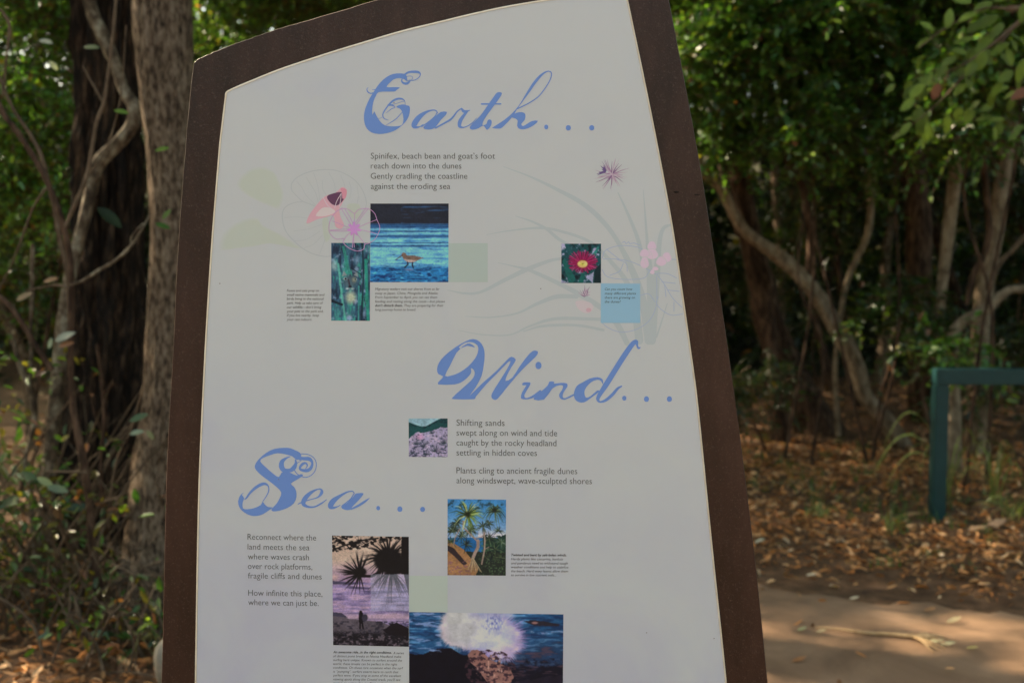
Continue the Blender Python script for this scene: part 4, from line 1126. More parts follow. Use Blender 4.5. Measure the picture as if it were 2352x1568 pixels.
A.poly(M, [(518, 162), (575, 122), (612, 130), (634, 153), (575, 139)], BLUE, HB, 2)
A.build('script_letter', 'ornate blue script capital W'); A = Art()
A.poly(M, [(1002, 432), (1018, 422), (1060, 423), (1064, 438), (1040, 480), (1018, 520), (1025, 543), (1055, 538), (1095, 515), (1142, 480), (1150, 490), (1200, 445), (1212, 416), (1250, 418), (1248, 432), (1300, 427), (1345, 430), (1352, 455), (1322, 500), (1315, 535), (1335, 545), (1400, 512), (1402, 525), (1330, 558), (1295, 545), (1288, 515), (1310, 480), (1318, 450), (1290, 445), (1235, 470), (1170, 556), (1090, 556), (1096, 540), (1050, 553), (1005, 553), (990, 540), (1000, 500), (1030, 450), (1030, 444), (1005, 446)], BLUE, HB, 2)
A.build('script_letter', 'ornate blue script pair of letters i and n'); A = Art()
A.disc(M, 1127, 292, 24, 29, BLUE, HB)
A.build('script_dot'); A = Art()
A.poly(M, [(1625, 400), (1585, 382), (1525, 393), (1465, 425), (1425, 450), (1403, 500), (1408, 550), (1440, 576), (1482, 577), (1525, 550), (1595, 498), (1600, 488), (1582, 486), (1530, 530), (1495, 540), (1483, 500), (1497, 462), (1535, 422), (1582, 402), (1612, 412), (1628, 440)], BLUE, HB, 2)
A.ribbon(M, [(1916, 152, 8), (1903, 158, 14), (1892, 135, 16), (1886, 108, 30), (1855, 128, 38), (1790, 220, 42), (1720, 330, 42), (1655, 435, 42), (1610, 505, 34), (1588, 550, 26), (1605, 574, 14), (1650, 560, 22), (1700, 518, 24), (1740, 472, 20), (1772, 452, 10)], BLUE, HB)
A.build('script_letter', 'ornate blue script letter d'); A = Art()
A.disc(M, 1793, 545, 17, 19, BLUE, HB)
A.build('script_dot'); A = Art()
A.disc(M, 1965, 552, 20, 22, BLUE, HB)
A.build('script_dot'); A = Art()
A.disc(M, 2143, 552, 20, 22, BLUE, HB)
A.build('script_dot'); A = Art()

# ---- Sea...
A = Art(); M = C5
A.poly(M, [(480, 82), (400, 92), (330, 125), (260, 185), (226, 242), (240, 282), (290, 330), (360, 382), (420, 430), (462, 478), (448, 530), (415, 585), (375, 628), (390, 647), (450, 640), (520, 615), (575, 575), (597, 520), (594, 465), (575, 428), (548, 400), (600, 366), (655, 330), (640, 315), (600, 328), (560, 312), (535, 302), (500, 298), (465, 302), (440, 342), (390, 312), (320, 250), (275, 202), (300, 172), (370, 145), (430, 130), (500, 140), (560, 158), (600, 190), (632, 172), (640, 150), (628, 125), (590, 105), (540, 85)], BLUE, HB, 2)
A.ribbon(M, [(540, 160, 8), (505, 175, 18), (470, 205, 38), (465, 250, 46), (490, 283, 40), (540, 283, 34), (575, 258, 40), (592, 220, 24), (588, 190, 12)], BLUE, HB)
A.ribbon(M, [(640, 136, 7), (700, 141, 7), (750, 170, 7), (774, 220, 7), (765, 280, 7), (730, 325, 7), (680, 344, 7), (635, 333, 8), (600, 310, 8), (578, 270, 8), (596, 225, 7), (640, 195, 5), (618, 190, 4)], BLUE, HB)
A.ribbon(M, [(605, 170, 28), (660, 178, 30), (712, 182, 34), (738, 215, 20), (725, 262, 28), (690, 284, 30), (640, 278, 22), (628, 258, 20), (650, 228, 24), (678, 218, 18), (694, 240, 12), (674, 274, 5)], BLUE, HB)
A.poly(M, [(130, 478), (100, 500), (78, 555), (90, 612), (130, 655), (185, 683), (240, 688), (300, 672), (360, 632), (388, 612), (345, 608), (315, 585), (296, 560), (280, 590), (220, 618), (160, 628), (122, 620), (118, 570), (132, 528), (112, 500)], BLUE, HB, 2)
A.ribbon(M, [(296, 562, 6), (330, 510, 8), (350, 465, 10), (345, 420, 12), (305, 402, 26), (240, 432, 26), (185, 482, 20), (150, 530, 14), (135, 538, 6)], BLUE, HB)
A.build('script_letter', 'ornate blue script capital S'); A = Art()
A.ribbon(M, [(612, 582, 8), (660, 560, 12), (730, 540, 8), (790, 520, 14), (822, 480, 28), (815, 452, 16), (780, 452, 12), (720, 485, 30), (672, 535, 42), (660, 580, 36), (700, 606, 20), (760, 606, 14), (820, 575, 14), (866, 542, 5)], BLUE, HB)
A.build('script_letter', 'ornate blue script letter e'); A = Art()
A.ribbon(M, [(1112, 485, 8), (1095, 468, 10), (1050, 475, 14), (985, 510, 26), (925, 555, 48), (900, 600, 46), (925, 615, 24), (965, 604, 9), (985, 592, 7)], BLUE, HB)
A.ribbon(M, [(1108, 492, 9), (1075, 540, 9), (1000, 600, 8)], BLUE, HB)
A.poly(M, [(1122, 492), (1148, 485), (1194, 486), (1175, 520), (1130, 570), (1095, 605), (1075, 633), (1030, 633), (995, 610), (1050, 570), (1100, 520)], BLUE, HB, 2)
A.ribbon(M, [(1085, 626, 14), (1145, 598, 20), (1205, 560, 20), (1246, 530, 5)], BLUE, HB)
A.build('script_letter', 'ornate blue script letter a'); A = Art()
A.disc(M, 1325, 618, 17, 20, BLUE, HB)
A.build('script_dot'); A = Art()
A.disc(M, 1518, 627, 23, 25, BLUE, HB)
A.build('script_dot'); A = Art()
A.disc(M, 1720, 629, 22, 23, BLUE, HB)
A.build('script_dot'); A = Art()

# ---- lettering in plain type
def glyphs(s, shear=0.0, off=0.0, res=3):
    cu = bpy.data.curves.new('type', 'FONT')
    cu.body = s; cu.size = 1.0; cu.shear = shear; cu.offset = off; cu.resolution_u = res; cu.fill_mode = 'FRONT'
    o = bpy.data.objects.new('type', cu)
    COL.objects.link(o)
    dg = bpy.context.evaluated_depsgraph_get()
    me = bpy.data.meshes.new_from_object(o.evaluated_get(dg))
    n = len(me.vertices); co = np.zeros(n * 3, np.float32); me.vertices.foreach_get('co', co)
    Fl = [tuple(p.vertices) for p in me.polygons]
    bpy.data.objects.remove(o); bpy.data.curves.remove(cu); bpy.data.meshes.remove(me)
    return co.reshape(-1, 3)[:, :2].astype(float), Fl
HV, _ = glyphs('H')
CAPH = HV[:, 1].max()
def write(A, M, s, x0, yb, x1, cap, col, slope=0.0, shear=0.0, off=0.0, res=3, base=0.0008):
    V, Fl = glyphs(s, shear, off, res)
    xmin, xmax = V[:, 0].min(), V[:, 0].max()
    sx = (x1 - x0) / (xmax - xmin); sy = cap / CAPH
    X = x0 + (V[:, 0] - xmin) * sx
    Yy = yb + slope * (X - x0) - V[:, 1] * sy
    A.add(SP(M(np.stack([X, Yy], -1)), base * 0.2), Fl, col)
GREY = ink((66, 66, 62)); DK = ink((48, 48, 50))
def paragraph(name_label, M, x0, rows, cap, col, slope=0.0, shear=0.0, off=0.0, res=3, base=0.0008, name='printed_paragraph'):
    A = Art()
    for row in rows:
        s, yb, x1 = row[:3]
        write(A, M, s, row[3] if len(row) > 3 else x0, yb, x1, cap, col, slope, shear, row[4] if len(row) > 4 else off, res, base)
    A.build(name, name_label)
TH_ = -0.006
paragraph('four lines of grey type beginning Spinifex, beach bean', C1, 200, [("Spinifex, beach bean and goat\u2019s foot", 933, 1298), ("reach down into the dunes", 1020, 1000), ("Gently cradling the coastline", 1110, 1053), ("against the eroding sea", 1200, 902)], 52, GREY, 0.0, 0, TH_)
paragraph('lines of grey type beginning Shifting sands', C4, 491, [("Shifting sands", 758, 864), ("swept along on wind and tide", 835, 1272), ("caught by the rocky headland", 912, 1266), ("settling in hidden coves", 989, 1115), ("Plants cling to ancient fragile dunes", 1128, 1428), ("along windswept, wave-sculpted shores", 1205, 1542)], 48, GREY, 0.006, 0, TH_)
paragraph('lines of grey type beginning Reconnect where the', C5, 162, [("Reconnect where the", 898, 772), ("land meets the sea", 986, 712, 163), ("where waves crash", 1073, 708, 165), ("over rock platforms,", 1158, 738, 165), ("fragile cliffs and dunes", 1243, 822, 166), ("How infinite this place,", 1396, 828, 168), ("where we can just be.", 1480, 795, 168)], 52, GREY, 0.014, 0, TH_)
paragraph('small italic caption about foxes and cats', C2, 628, [("Foxes and cats prey on", 1041, 875), ("small native mammals and", 1073, 917), ("birds living in the national", 1104, 911), ("park. Help us take care of", 1136, 905), ("our wildlife\u2014don\u2019t bring", 1168, 893), ("your pets to the park and,", 1199, 907), ("if you live nearby, keep", 1230, 875), ("your cats indoors.", 1262, 820)], 18, DK, 0, 0.22, 0.0, 2, name='printed_caption')
paragraph('small italic caption about migratory waders', C2, 1304, [("Migratory waders visit our shores from as far", 1029, 1798), ("away as Japan, China, Mongolia and Alaska.", 1061, 1786), ("From September to April, you can see them", 1092, 1779), ("feeding and resting along the coast\u2014but please", 1124, 1838), ("don\u2019t disturb them.", 1155, 1515, 1304, 0.022), ("They are preparing for their", 1155, 1828, 1527), ("long journey home to breed.", 1187, 1615)], 18, DK, 0, 0.22, 0.0, 2, name='printed_caption')
paragraph('small italic caption about plants withstanding salt winds', C6, 1571, [("Twisted and bent by salt-laden winds.", 525, 2025, 1571, 0.022), ("Hardy plants like casuarina, banksia", 558, 1995), ("and pandanus need to withstand tough", 592, 2035), ("weather conditions and help to stabilise", 624, 2040), ("the beach. Hard waxy leaves allow them", 657, 2038), ("to survive in low nutrient soils...", 689, 1940)], 19, DK, 0.004, 0.22, 0.0, 2, name='printed_caption')
paragraph('small italic caption about surf breaks under the sunset photograph', C6, 112, [("An awesome ride...in the right conditions.", 1320, 592, 112, 0.022), ("A series", 1328, 692, 604), ("of distinct point breaks at Noosa Headland make", 1353, 670), ("surfing here unique. Known to surfers around the", 1384, 676), ("world, these breaks can be perfect in the right", 1416, 637), ("conditions. On those rare occasions when the surf", 1447, 686), ("is \u201cpumping\u201d, surfers swarm here to catch that", 1479, 647), ("perfect wave. If you stop at some of the excellent", 1510, 670), ("viewing spots along the Coastal track, you\u2019ll see", 1542, 662), ("some spectacular surfing action.", 1574, 560)], 19, DK, 0.009, 0.22, 0.0, 2, name='printed_caption')

# ---- plain printed squares
def quad(M, pts, col, base, name, label=None):
    A = Art(); A.add(SP(M(pts), base * 0.2), [(0, 1, 2, 3)], ink(col)); A.build(name, label)
quad(C2, [(1866, 670), (2166, 670), (2166, 968), (1866, 968)], (160, 168, 157), 0.0006, 'printed_square', 'pale grey-green printed square beside the wader photograph')
quad(C3, [(1281, 1050), (1577, 1052), (1577, 1347), (1281, 1347)], (132, 165, 186), 0.0007, 'printed_square', 'sky blue printed square with a question in italics')
quad(C6, [(735, 685), (1050, 688), (1050, 986), (735, 983)], (166, 172, 158), 0.0006, 'printed_square', 'faint green printed square between the two beach photographs')
paragraph('small italic question on the blue square', C3, 1311, [("Can you count how", 1102, 1519), ("many different plants", 1134, 1545), ("there are growing on", 1165, 1538), ("the dunes?", 1196, 1431)], 18, DK, 0, 0.22, 0.0, 2, base=0.0010, name='printed_caption')

# ---- faint printed plant drawings
A = Art(); M = C2
GL = ink((165, 166, 162)); PG = ink((171, 173, 158)); VI = ink((178, 132, 168)); PK = ink((214, 150, 155)); DP = ink((92, 58, 80))
A.wash(M, [(262, 225), (330, 130), (430, 98), (520, 130), (560, 200), (592, 300), (560, 390), (480, 370), (350, 310)], (171, 173, 158))
A.wash(M, [(140, 715), (150, 630), (200, 560), (300, 500), (400, 490), (440, 540), (560, 600), (700, 690), (690, 705), (500, 670), (380, 690), (250, 705)], (171, 173, 158))
A.wash(M, [(900, 500), (940, 480), (960, 620), (920, 650)], (171, 173, 158)); A.wash(M, [(1090, 380), (1180, 375), (1190, 460), (1130, 480)], (171, 173, 158))
A.ribbon(M, [(900, 435, 3), (840, 385, 6), (750, 350, 7), (700, 305, 7), (665, 262, 7), (668, 210, 7), (715, 162, 7), (800, 125, 8), (900, 108, 8), (1000, 113, 7), (1090, 148, 7), (1160, 200, 7), (1210, 270, 7), (1236, 350, 7), (1232, 400, 5)], GL)
A.ribbon(M, [(750, 352, 6), (680, 362, 7), (620, 392, 8), (595, 440, 8), (600, 520, 8), (628, 590, 8), (680, 650, 8), (750, 710, 8), (830, 752, 8), (920, 772, 8), (966, 768, 6)], GL)
for pts in ([(850, 380), (780, 310), (740, 240), (705, 200)], [(870, 370), (850, 290), (810, 220), (775, 165)], [(880, 340), (870, 260), (850, 180), (830, 130)], [(930, 300), (905, 260), (900, 190)], [(1000, 280), (990, 210), (950, 130)], [(1075, 300), (1070, 230), (1040, 150)], [(1110, 330), (1120, 260), (1105, 200)], [(1165, 370), (1175, 310), (1165, 230)],
            [(780, 478), (700, 470), (610, 475)], [(900, 525), (800, 560), (680, 578)], [(880, 580), (780, 640), (680, 655)], [(900, 610), (830, 680), (760, 705)], [(920, 640), (900, 700), (880, 750)]):
    A.ribbon(M, [(x, y, 3.6) for x, y in pts], GL)
A.poly(M, [(778, 512), (800, 455), (850, 385), (920, 312), (1000, 285), (1050, 242), (1086, 262), (1080, 310), (1050, 370), (1030, 410), (1040, 470), (1066, 530), (1040, 560), (1000, 540), (985, 460), (930, 470), (860, 488), (800, 516)], PK)
A.poly(M, [(850, 460), (900, 400), (960, 400), (1000, 430), (930, 462)], ink((206, 178, 172)))
A.poly(M, [(935, 312), (1000, 285), (1045, 280), (1080, 300), (1052, 352), (1010, 382), (965, 365)], DP)
A.poly(M, [(1040, 250), (1085, 262), (1080, 320), (1055, 330), (1050, 290)], ink((196, 130, 140)))
for pts in ([(905, 320), (940, 380), (975, 410)], [(1045, 290), (1010, 350), (995, 400)], [(1045, 290), (1040, 340), (1030, 390)]):
    A.ribbon(M, [(x, y, 5) for x, y in pts], ink((200, 176, 178)))
A.build('plant_drawing', 'faint round leaves with a pink and purple trumpet flower')
A = Art()
HBF = 0.0011
A.ribbon(M, [(1050, 403, 4.5), (1100, 412, 4.5), (1145, 442, 4.5), (1180, 412, 4.5), (1250, 406, 4.5), (1298, 440, 4.5), (1318, 490, 4.5), (1340, 555, 4.5), (1310, 630, 4.5), (1262, 668, 4.5), (1226, 680, 4.5), (1215, 715, 4.5), (1170, 730, 4.5), (1105, 708, 4.5), (1060, 665, 4.5), (1064, 636, 4.5), (1005, 638, 4.5), (962, 600, 4.5), (950, 565, 4.5), (960, 500, 4.5), (1000, 435, 4.5), (1050, 403, 6)], VI, HBF)
for pts in ([(1045, 405), (1090, 480), (1120, 530)], [(1070, 405), (1110, 470), (1135, 520)], [(1148, 442), (1145, 520)], [(1250, 408), (1200, 470), (1160, 530)], [(1230, 408), (1190, 460), (1150, 520)], [(1318, 490), (1240, 520), (1175, 550)], [(1320, 600), (1250, 580), (1180, 565)], [(952, 572), (1040, 565), (1100, 560)], [(960, 575), (1050, 578), (1110, 572)], [(1060, 655), (1090, 610), (1120, 585)], [(1130, 705), (1135, 640), (1140, 590)], [(1145, 700), (1140, 640), (1145, 590)], [(1230, 680), (1190, 630), (1160, 590)], [(975, 500), (1040, 525), (1100, 550)]):
    A.ribbon(M, [(x, y, 4) for x, y in pts], VI, HBF)
th_ = np.linspace(0, 2 * math.pi, 28, endpoint=False)
rad = 44 + 16 * np.sin(th_ * 7)
A.poly(M, np.stack([1143 + rad * np.cos(th_), 560 + rad * np.sin(th_)], -1), ink((186, 132, 182)), HBF, 1)
A.build('plant_drawing', 'violet line drawing of an open star-shaped flower')
A = Art(); M = C3
GG = ink((163, 167, 163))
for pts in ([(550, 175, 4), (750, 250, 14), (950, 345, 26), (1150, 455, 36), (1300, 590, 36), (1410, 740, 34), (1520, 960, 50), (1600, 1200, 60), (1640, 1480, 60)],
            [(640, 545, 4), (760, 585, 14), (870, 640, 22), (960, 715, 24), (1040, 760, 20)],
            [(425, 685, 4), (600, 655, 10), (830, 635, 18), (1000, 665, 20), (1200, 740, 24), (1350, 880, 30), (1480, 1050, 40), (1540, 1250, 60), (1570, 1480, 60)],
            [(130, 1100, 4), (260, 1125, 16), (380, 1115, 20), (560, 1025, 30), (740, 940, 34), (900, 880, 24), (985, 865, 20)],
            [(510, 895, 4), (620, 920, 10), (740, 950, 24), (900, 1020, 30), (1080, 1110, 36), (1280, 1230, 40), (1400, 1350, 44), (1480, 1500, 40)],
            [(265, 1297, 4), (450, 1305, 10), (650, 1275, 14), (800, 1205, 24), (950, 1150, 34), (1100, 1150, 30)],
            [(215, 1403, 4), (400, 1435, 8), (600, 1435, 10), (750, 1370, 16), (950, 1315, 24), (1280, 1320, 24)], [(700, 1410, 8), (850, 1370, 20), (1100, 1365, 20), (1300, 1400, 20)],
            [(1410, 370, 8), (1480, 520, 20), (1560, 720, 30), (1600, 900, 36)], [(1600, 350, 4), (1615, 550, 14), (1630, 750, 24), (1650, 1000, 50), (1665, 1480, 60)],
            [(1800, 613, 18), (1750, 640, 28), (1722, 740, 34), (1700, 1000, 50), (1670, 1480, 50)], [(1780, 1200, 6), (1740, 1330, 10), (1700, 1450, 14)]):
    A.ribbon(M, pts, GG)
BL = ink((150, 158, 172))
for pts in ([(1290, 862), (1320, 800), (1430, 767), (1560, 780), (1610, 812)], [(1290, 945), (1330, 1000), (1450, 1020), (1600, 1012), (1645, 960)], [(1300, 868), (1400, 868), (1520, 892), (1640, 950), (1700, 985)], [(1400, 870), (1470, 900), (1480, 960)], [(1330, 800), (1420, 870)], [(1450, 900), (1420, 960), (1350, 990)],
            [(1700, 975), (1780, 978), (1850, 1010)], [(1705, 985), (1760, 1060), (1820, 1160), (1890, 1230)], [(1710, 1150), (1700, 1200), (1740, 1250), (1810, 1288), (1895, 1280)], [(1700, 1000), (1702, 1100), (1695, 1230), (1640, 1335), (1540, 1398), (1430, 1415), (1340, 1385), (1290, 1345)], [(1740, 1040), (1840, 1050)], [(1780, 1100), (1870, 1110)], [(1760, 1060), (1770, 1150)], [(1830, 1190), (1830, 1260)], [(1810, 870), (1850, 872)], [(1580, 1140), (1640, 1130), (1690, 1190)],
            [(1440, 745), (1460, 738), (1470, 752), (1490, 740), (1500, 752), (1530, 748), (1550, 755), (1580, 765)]):
    A.ribbon(M, [(x, y, 5) for x, y in pts], BL)
PK2 = ink((196, 168, 180))
for c0, rx, ry in (((1665, 770), 32, 34), ((1665, 830), 44, 38), ((1610, 825), 34, 30), ((1610, 895), 30, 42), ((1775, 855), 34, 36), ((1735, 885), 36, 34), ((1690, 940), 22, 14), ((1668, 965), 16, 16)):
    th_ = np.linspace(0, 2 * math.pi, 14, endpoint=False)
    A.wash(M, np.stack([c0[0] + rx * np.cos(th_) * (1 + .12 * np.sin(3 * th_)), c0[1] + ry * np.sin(th_)], -1), (196, 170, 181), 0.0002, 1)
for pts in ([(1590, 860), (1640, 845), (1665, 830)], [(1640, 800), (1665, 830), (1670, 870)], [(1740, 860), (1770, 870), (1775, 890)], [(1605, 870), (1620, 910)]):
    A.ribbon(M, [(x, y, 3) for x, y in pts], ink((182, 174, 172)))
A.build('plant_drawing', 'faint grey spinifex grass with blue leaf outlines and pink bean flowers')
rr = np.random.default_rng(15)
for (cx_, cy_, R, nsp, nm, dark) in ((1365, 235, 110, 54, 'spiky mauve spinifex seed head near the right edge', True), (1165, 1150, 70, 22, 'small dark spiky seed head under the flower photograph', True)):
    A = Art()
    A.disc(M, cx_, cy_, R * 0.28, R * 0.30, ink((178, 152, 162)))
    for k in range(nsp):
        a = rr.uniform(0, 6.28); L = R * rr.uniform(0.45, 1.25)
        if cy_ > 1000: a = -math.pi / 2 + rr.normal(0, 0.6)
        c = [ink((150, 118, 140)), ink((166, 140, 152)), ink((172, 156, 160)), ink((120, 92, 120))][int(rr.integers(0, 4))]
        A.ribbon(M, [(cx_ + 0.15 * L * math.cos(a), cy_ + 0.15 * L * math.sin(a), 9), (cx_ + 0.55 * L * math.cos(a), cy_ + 0.55 * L * math.sin(a), 5), (cx_ + L * math.cos(a + .05), cy_ + L * math.sin(a + .05), 1)], c, n=3)
    if cy_ < 1000:
        for a0, L in ((3.15, 95), (3.05, 90), (3.3, 80), (3.9, 90), (4.0, 75), (4.15, 80), (3.7, 70)):
            A.ribbon(M, [(cx_ - 42 + 10 * math.cos(a0), cy_ - 22 + 10 * math.sin(a0), 14), (cx_ - 20 + L * math.cos(a0), cy_ - 4 + L * math.sin(a0), 2)], ink((98, 78, 118)), n=3)
    else:
        A.poly(M, [(1090, 1190), (1150, 1180), (1210, 1200), (1225, 1240), (1180, 1275), (1120, 1250)], ink((186, 172, 170)))
        A.disc(M, 1190, 1250, 20, 16, ink((186, 152, 156)))
    A.build('plant_drawing', nm)

# ---- the printed photographs: fine grids with a colour at every point
class Pic:
    def __init__(s, M, q, nx, ny):
        """q: corners tl, tr, br, bl in crop units"""
        q = np.array(q, float)
        u, v = np.meshgrid(np.linspace(0, 1, nx), np.linspace(0, 1, ny))
        s.u, s.v = u, v
        P_ = (q[0] * ((1 - u) * (1 - v))[..., None] + q[1] * (u * (1 - v))[..., None] + q[2] * (u * v)[..., None] + q[3] * ((1 - u) * v)[..., None])
        s.X, s.Y = P_[..., 0], P_[..., 1]; s.M = M
        s.c = np.zeros(u.shape + (3,)); s.nx, s.ny = nx, ny
        s.px = (q[1, 0] - q[0, 0]) / nx
    def fbm(s, sx, sy, seed, oct_=4, ox=0, oy=0):
        r = np.random.default_rng(seed); z = np.zeros_like(s.X); amp, tot = 1.0, 0
        x, y = s.X / sx + ox, s.Y / sy + oy
        for o in range(oct_):
            g = r.random((64, 64))
            xi, yi = np.floor(x).astype(int), np.floor(y).astype(int)
            fx, fy = x - xi, y - yi; fx = fx * fx * (3 - 2 * fx); fy = fy * fy * (3 - 2 * fy)
            a = g[xi % 64, yi % 64]; b = g[(xi + 1) % 64, yi % 64]; c = g[xi % 64, (yi + 1) % 64]; d = g[(xi + 1) % 64, (yi + 1) % 64]
            z += amp * (a * (1 - fx) * (1 - fy) + b * fx * (1 - fy) + c * (1 - fx) * fy + d * fx * fy); tot += amp
            amp *= 0.55; x, y = x * 2.03 + 3.1, y * 2.03 + 1.7
        return z / tot
    def mix(s, m, col):
        m = np.clip(m, 0, 1)[..., None]; s.c = s.c * (1 - m) + np.asarray(col, float) * m
    def poly(s, pts, col, a=1.0, soft=None, jag=None):
        X, Y = s.X, s.Y
        if jag is not None: X = X + jag; Y = Y + jag * 0.7
        ins = np.zeros(X.shape, bool); n = len(pts)
        for i in range(n):
            x1, y1 = pts[i]; x2, y2 = pts[(i + 1) % n]
            if y1 == y2: continue
            cnd = ((y1 > Y) != (y2 > Y)) & (X < (x2 - x1) * (Y - y1) / (y2 - y1) + x1)
            ins ^= cnd
        s.mix(ins * a, col)
    def line(s, pts, w, col, a=1.0, w2=None):
        for k in range(len(pts) - 1):
            (x1, y1), (x2, y2) = pts[k], pts[k + 1]
            L2 = (x2 - x1) ** 2 + (y2 - y1) ** 2 + 1e-9
            t = np.clip(((s.X - x1) * (x2 - x1) + (s.Y - y1) * (y2 - y1)) / L2, 0, 1)
            d = np.hypot(s.X - x1 - t * (x2 - x1), s.Y - y1 - t * (y2 - y1))
            ww = w if w2 is None else w + (w2 - w) * ((k + t) / (len(pts) - 1))
            s.mix(np.clip((ww * 0.5 - d) / s.px + 0.5, 0, 1) * a, col)
    def ell(s, x, y, rx, ry, col, a=1.0, soft=0.15, jag=0):
        d = np.hypot((s.X - x) / rx, (s.Y - y) / ry) + jag
        s.mix(np.clip((1 - d) / soft, 0, 1) * a, col)
    def fronds(s, x, y, R, n, col, seed, w=10, a0=0, a1=6.283, droop=0.2, a=1.0):
        r = np.random.default_rng(seed)
        for k in range(n):
            an = r.uniform(a0, a1); L = R * r.uniform(0.6, 1.1)
            mx, my = x + 0.6 * L * math.cos(an), y + 0.6 * L * math.sin(an)
            ex, ey = x + L * math.cos(an), y + L * math.sin(an) + droop * L
            c = col[int(r.integers(0, len(col)))] if isinstance(col, list) else col
            s.line([(x, y), (mx, my), (ex, ey)], w, c, a, 1.0)
    def build(s, base, label, grain=0.28):
        cc_ = s.c.copy()
        for ax in (0, 1):
            cc_ = 0.25 * np.roll(cc_, 1, ax) + 0.5 * cc_ + 0.25 * np.roll(cc_, -1, ax)
        s.c[1:-1, 1:-1] = cc_[1:-1, 1:-1]
        s.c *= (1 + grain * (s.fbm(10, 8, 901, 3) - 0.5) + 0.30 * (s.fbm(60, 50, 902, 3) - 0.5))[..., None]
        s.c *= (1 + 0.07 * (np.random.default_rng(1).random(s.c.shape[:2]) - 0.5))[..., None]
        V = SP(s.M(np.stack([s.X.ravel(), s.Y.ravel()], -1)), base * 0.2)
        i = np.arange(s.ny - 1)[:, None]; j = np.arange(s.nx - 1)[None, :]
        a = i * s.nx + j
        Fq = np.stack([a, a + 1, a + s.nx + 1, a + s.nx], -1).reshape(-1, 4)
        col = np.minimum(lin(np.clip(s.c, 0, 255)) / EFF * INKW, 0.88).reshape(-1, 3)
        o = mesh_obj('printed_photograph', V, Fq, M_print, sign, colors=col)
        o['label'] = label
        return o
PB = 0.0007
# wading bird
p = Pic(C2, [(1268, 367), (1867, 367), (1865, 968), (1266, 968)], 200, 200)
f = p.fbm(120, 9, 1); f2 = p.fbm(30, 7, 2); yy = p.Y
p.c[:] = (34, 36, 46)
p.mix(np.clip((p.fbm(200, 14, 3) - 0.58) * 6, 0, 1) * (yy > 385) * (p.X > 1500) * 0.7, (52, 92, 138))
wat = np.clip((yy - 518) / 14, 0, 1)
p.mix(wat, (108, 176, 214))
p.mix(wat * np.clip((f - 0.5) * 4, 0, 1), (122, 190, 218))
p.mix(wat * np.clip((0.42 - f) * 6, 0, 1), (52, 110, 160))
for y0, w in ((545, 12), (580, 6), (617, 10), (692, 7), (530, 8), (668, 4)):
    p.mix(np.exp(-((yy - y0 + 10 * (f2 - .5)) / w) ** 2) * (0.5 + f) * 0.9, (28, 62, 104))
p.mix(np.clip((yy - 835) / 30, 0, 1) * 0.85, (26, 100, 152))
p.mix(np.clip((yy - 835) / 30, 0, 1) * np.clip((p.fbm(40, 8, 5) - 0.5) * 7, 0, 1), (18, 48, 92))
p.mix(np.clip((yy - 835) / 30, 0, 1) * np.clip((p.fbm(36, 7, 6) - 0.60) * 7, 0, 1), (80, 160, 205))
p.mix(np.clip((p.fbm(12, 6, 7) - 0.70) * 10, 0, 1) * (yy > 700) * (yy < 840), (34, 92, 140))
p.ell(1565, 872, 50, 12, (150, 150, 185), 0.6, 0.6)
p.poly([(1508, 748), (1522, 741), (1536, 746), (1548, 764), (1600, 764), (1650, 777), (1680, 782), (1640, 796), (1610, 812), (1585, 820), (1550, 814), (1525, 795), (1506, 765)], (124, 98, 84))
p.poly([(1525, 790), (1560, 795), (1600, 800), (1622, 800), (1600, 816), (1560, 816), (1535, 805)], (182, 160, 150))
p.mix(np.clip((p.fbm(8, 5, 8) - 0.5) * 5, 0, 1) * (np.hypot((p.X - 1590) / 60, (p.Y - 780) / 18) < 1), (84, 66, 60))
p.line([(1512, 762), (1460, 798)], 7, (70, 54, 54), 1, 5)
p.line([(1552, 816), (1556, 832), (1530, 856)], 9, (24, 26, 36)); p.line([(1592, 818), (1588, 836), (1596, 858)], 9, (24, 26, 36))
p.build(PB, 'photograph of a brown wading bird in blue shallows')
# cat in grass
p = Pic(C2, [(968, 668), (1265, 668), (1264, 1264), (968, 1262)], 110, 220)
f = p.fbm(26, 90, 11); g = p.fbm(34, 40, 12)
p.c[:] = (50, 84, 104)
p.mix(np.clip((f - 0.5) * 5, 0, 1), (30, 44, 62)); p.mix(np.clip((0.44 - f) * 6, 0, 1), (64, 132, 128)); p.mix(np.clip((g - 0.58) * 6, 0, 1) * 0.8, (128, 146, 168))
p.mix(np.clip((p.fbm(22, 60, 14) - 0.62) * 8, 0, 1), (52, 140, 122))
p.ell(990, 840, 34, 60, (150, 170, 164), 0.7, 0.7); p.ell(1165, 800, 22, 60, (130, 150, 170), 0.6, 0.8)
p.ell(1112, 965, 66, 74, (78, 96, 104), 0.9, 0.6)
p.ell(1118, 1085, 56, 66, (186, 190, 158), 0.95, 0.7); p.ell(1145, 950, 26, 30, (150, 150, 120), 0.7, 0.7)
p.poly([(1050, 925), (1064, 880), (1088, 915)], (120, 130, 130)); p.poly([(1140, 915), (1165, 880), (1176, 930)], (120, 130, 130))
p.ell(1076, 942, 17, 13, (150, 160, 160), 1, 0.3); p.ell(1078, 942, 9, 9, (26, 28, 36), 1, 0.3)
p.ell(1152, 946, 15, 11, (150, 160, 150), 1, 0.4); p.ell(1152, 946, 7, 8, (34, 38, 42), 1, 0.4)
p.line([(1100, 950), (1112, 1000)], 12, (60, 52, 60)); p.ell(1112, 1002, 14, 9, (34, 30, 40)); p.ell(1092, 1018, 20, 10, (176, 182, 180), 0.8, 0.6); p.ell(1132, 1018, 20, 10, (170, 178, 170), 0.7, 0.6)
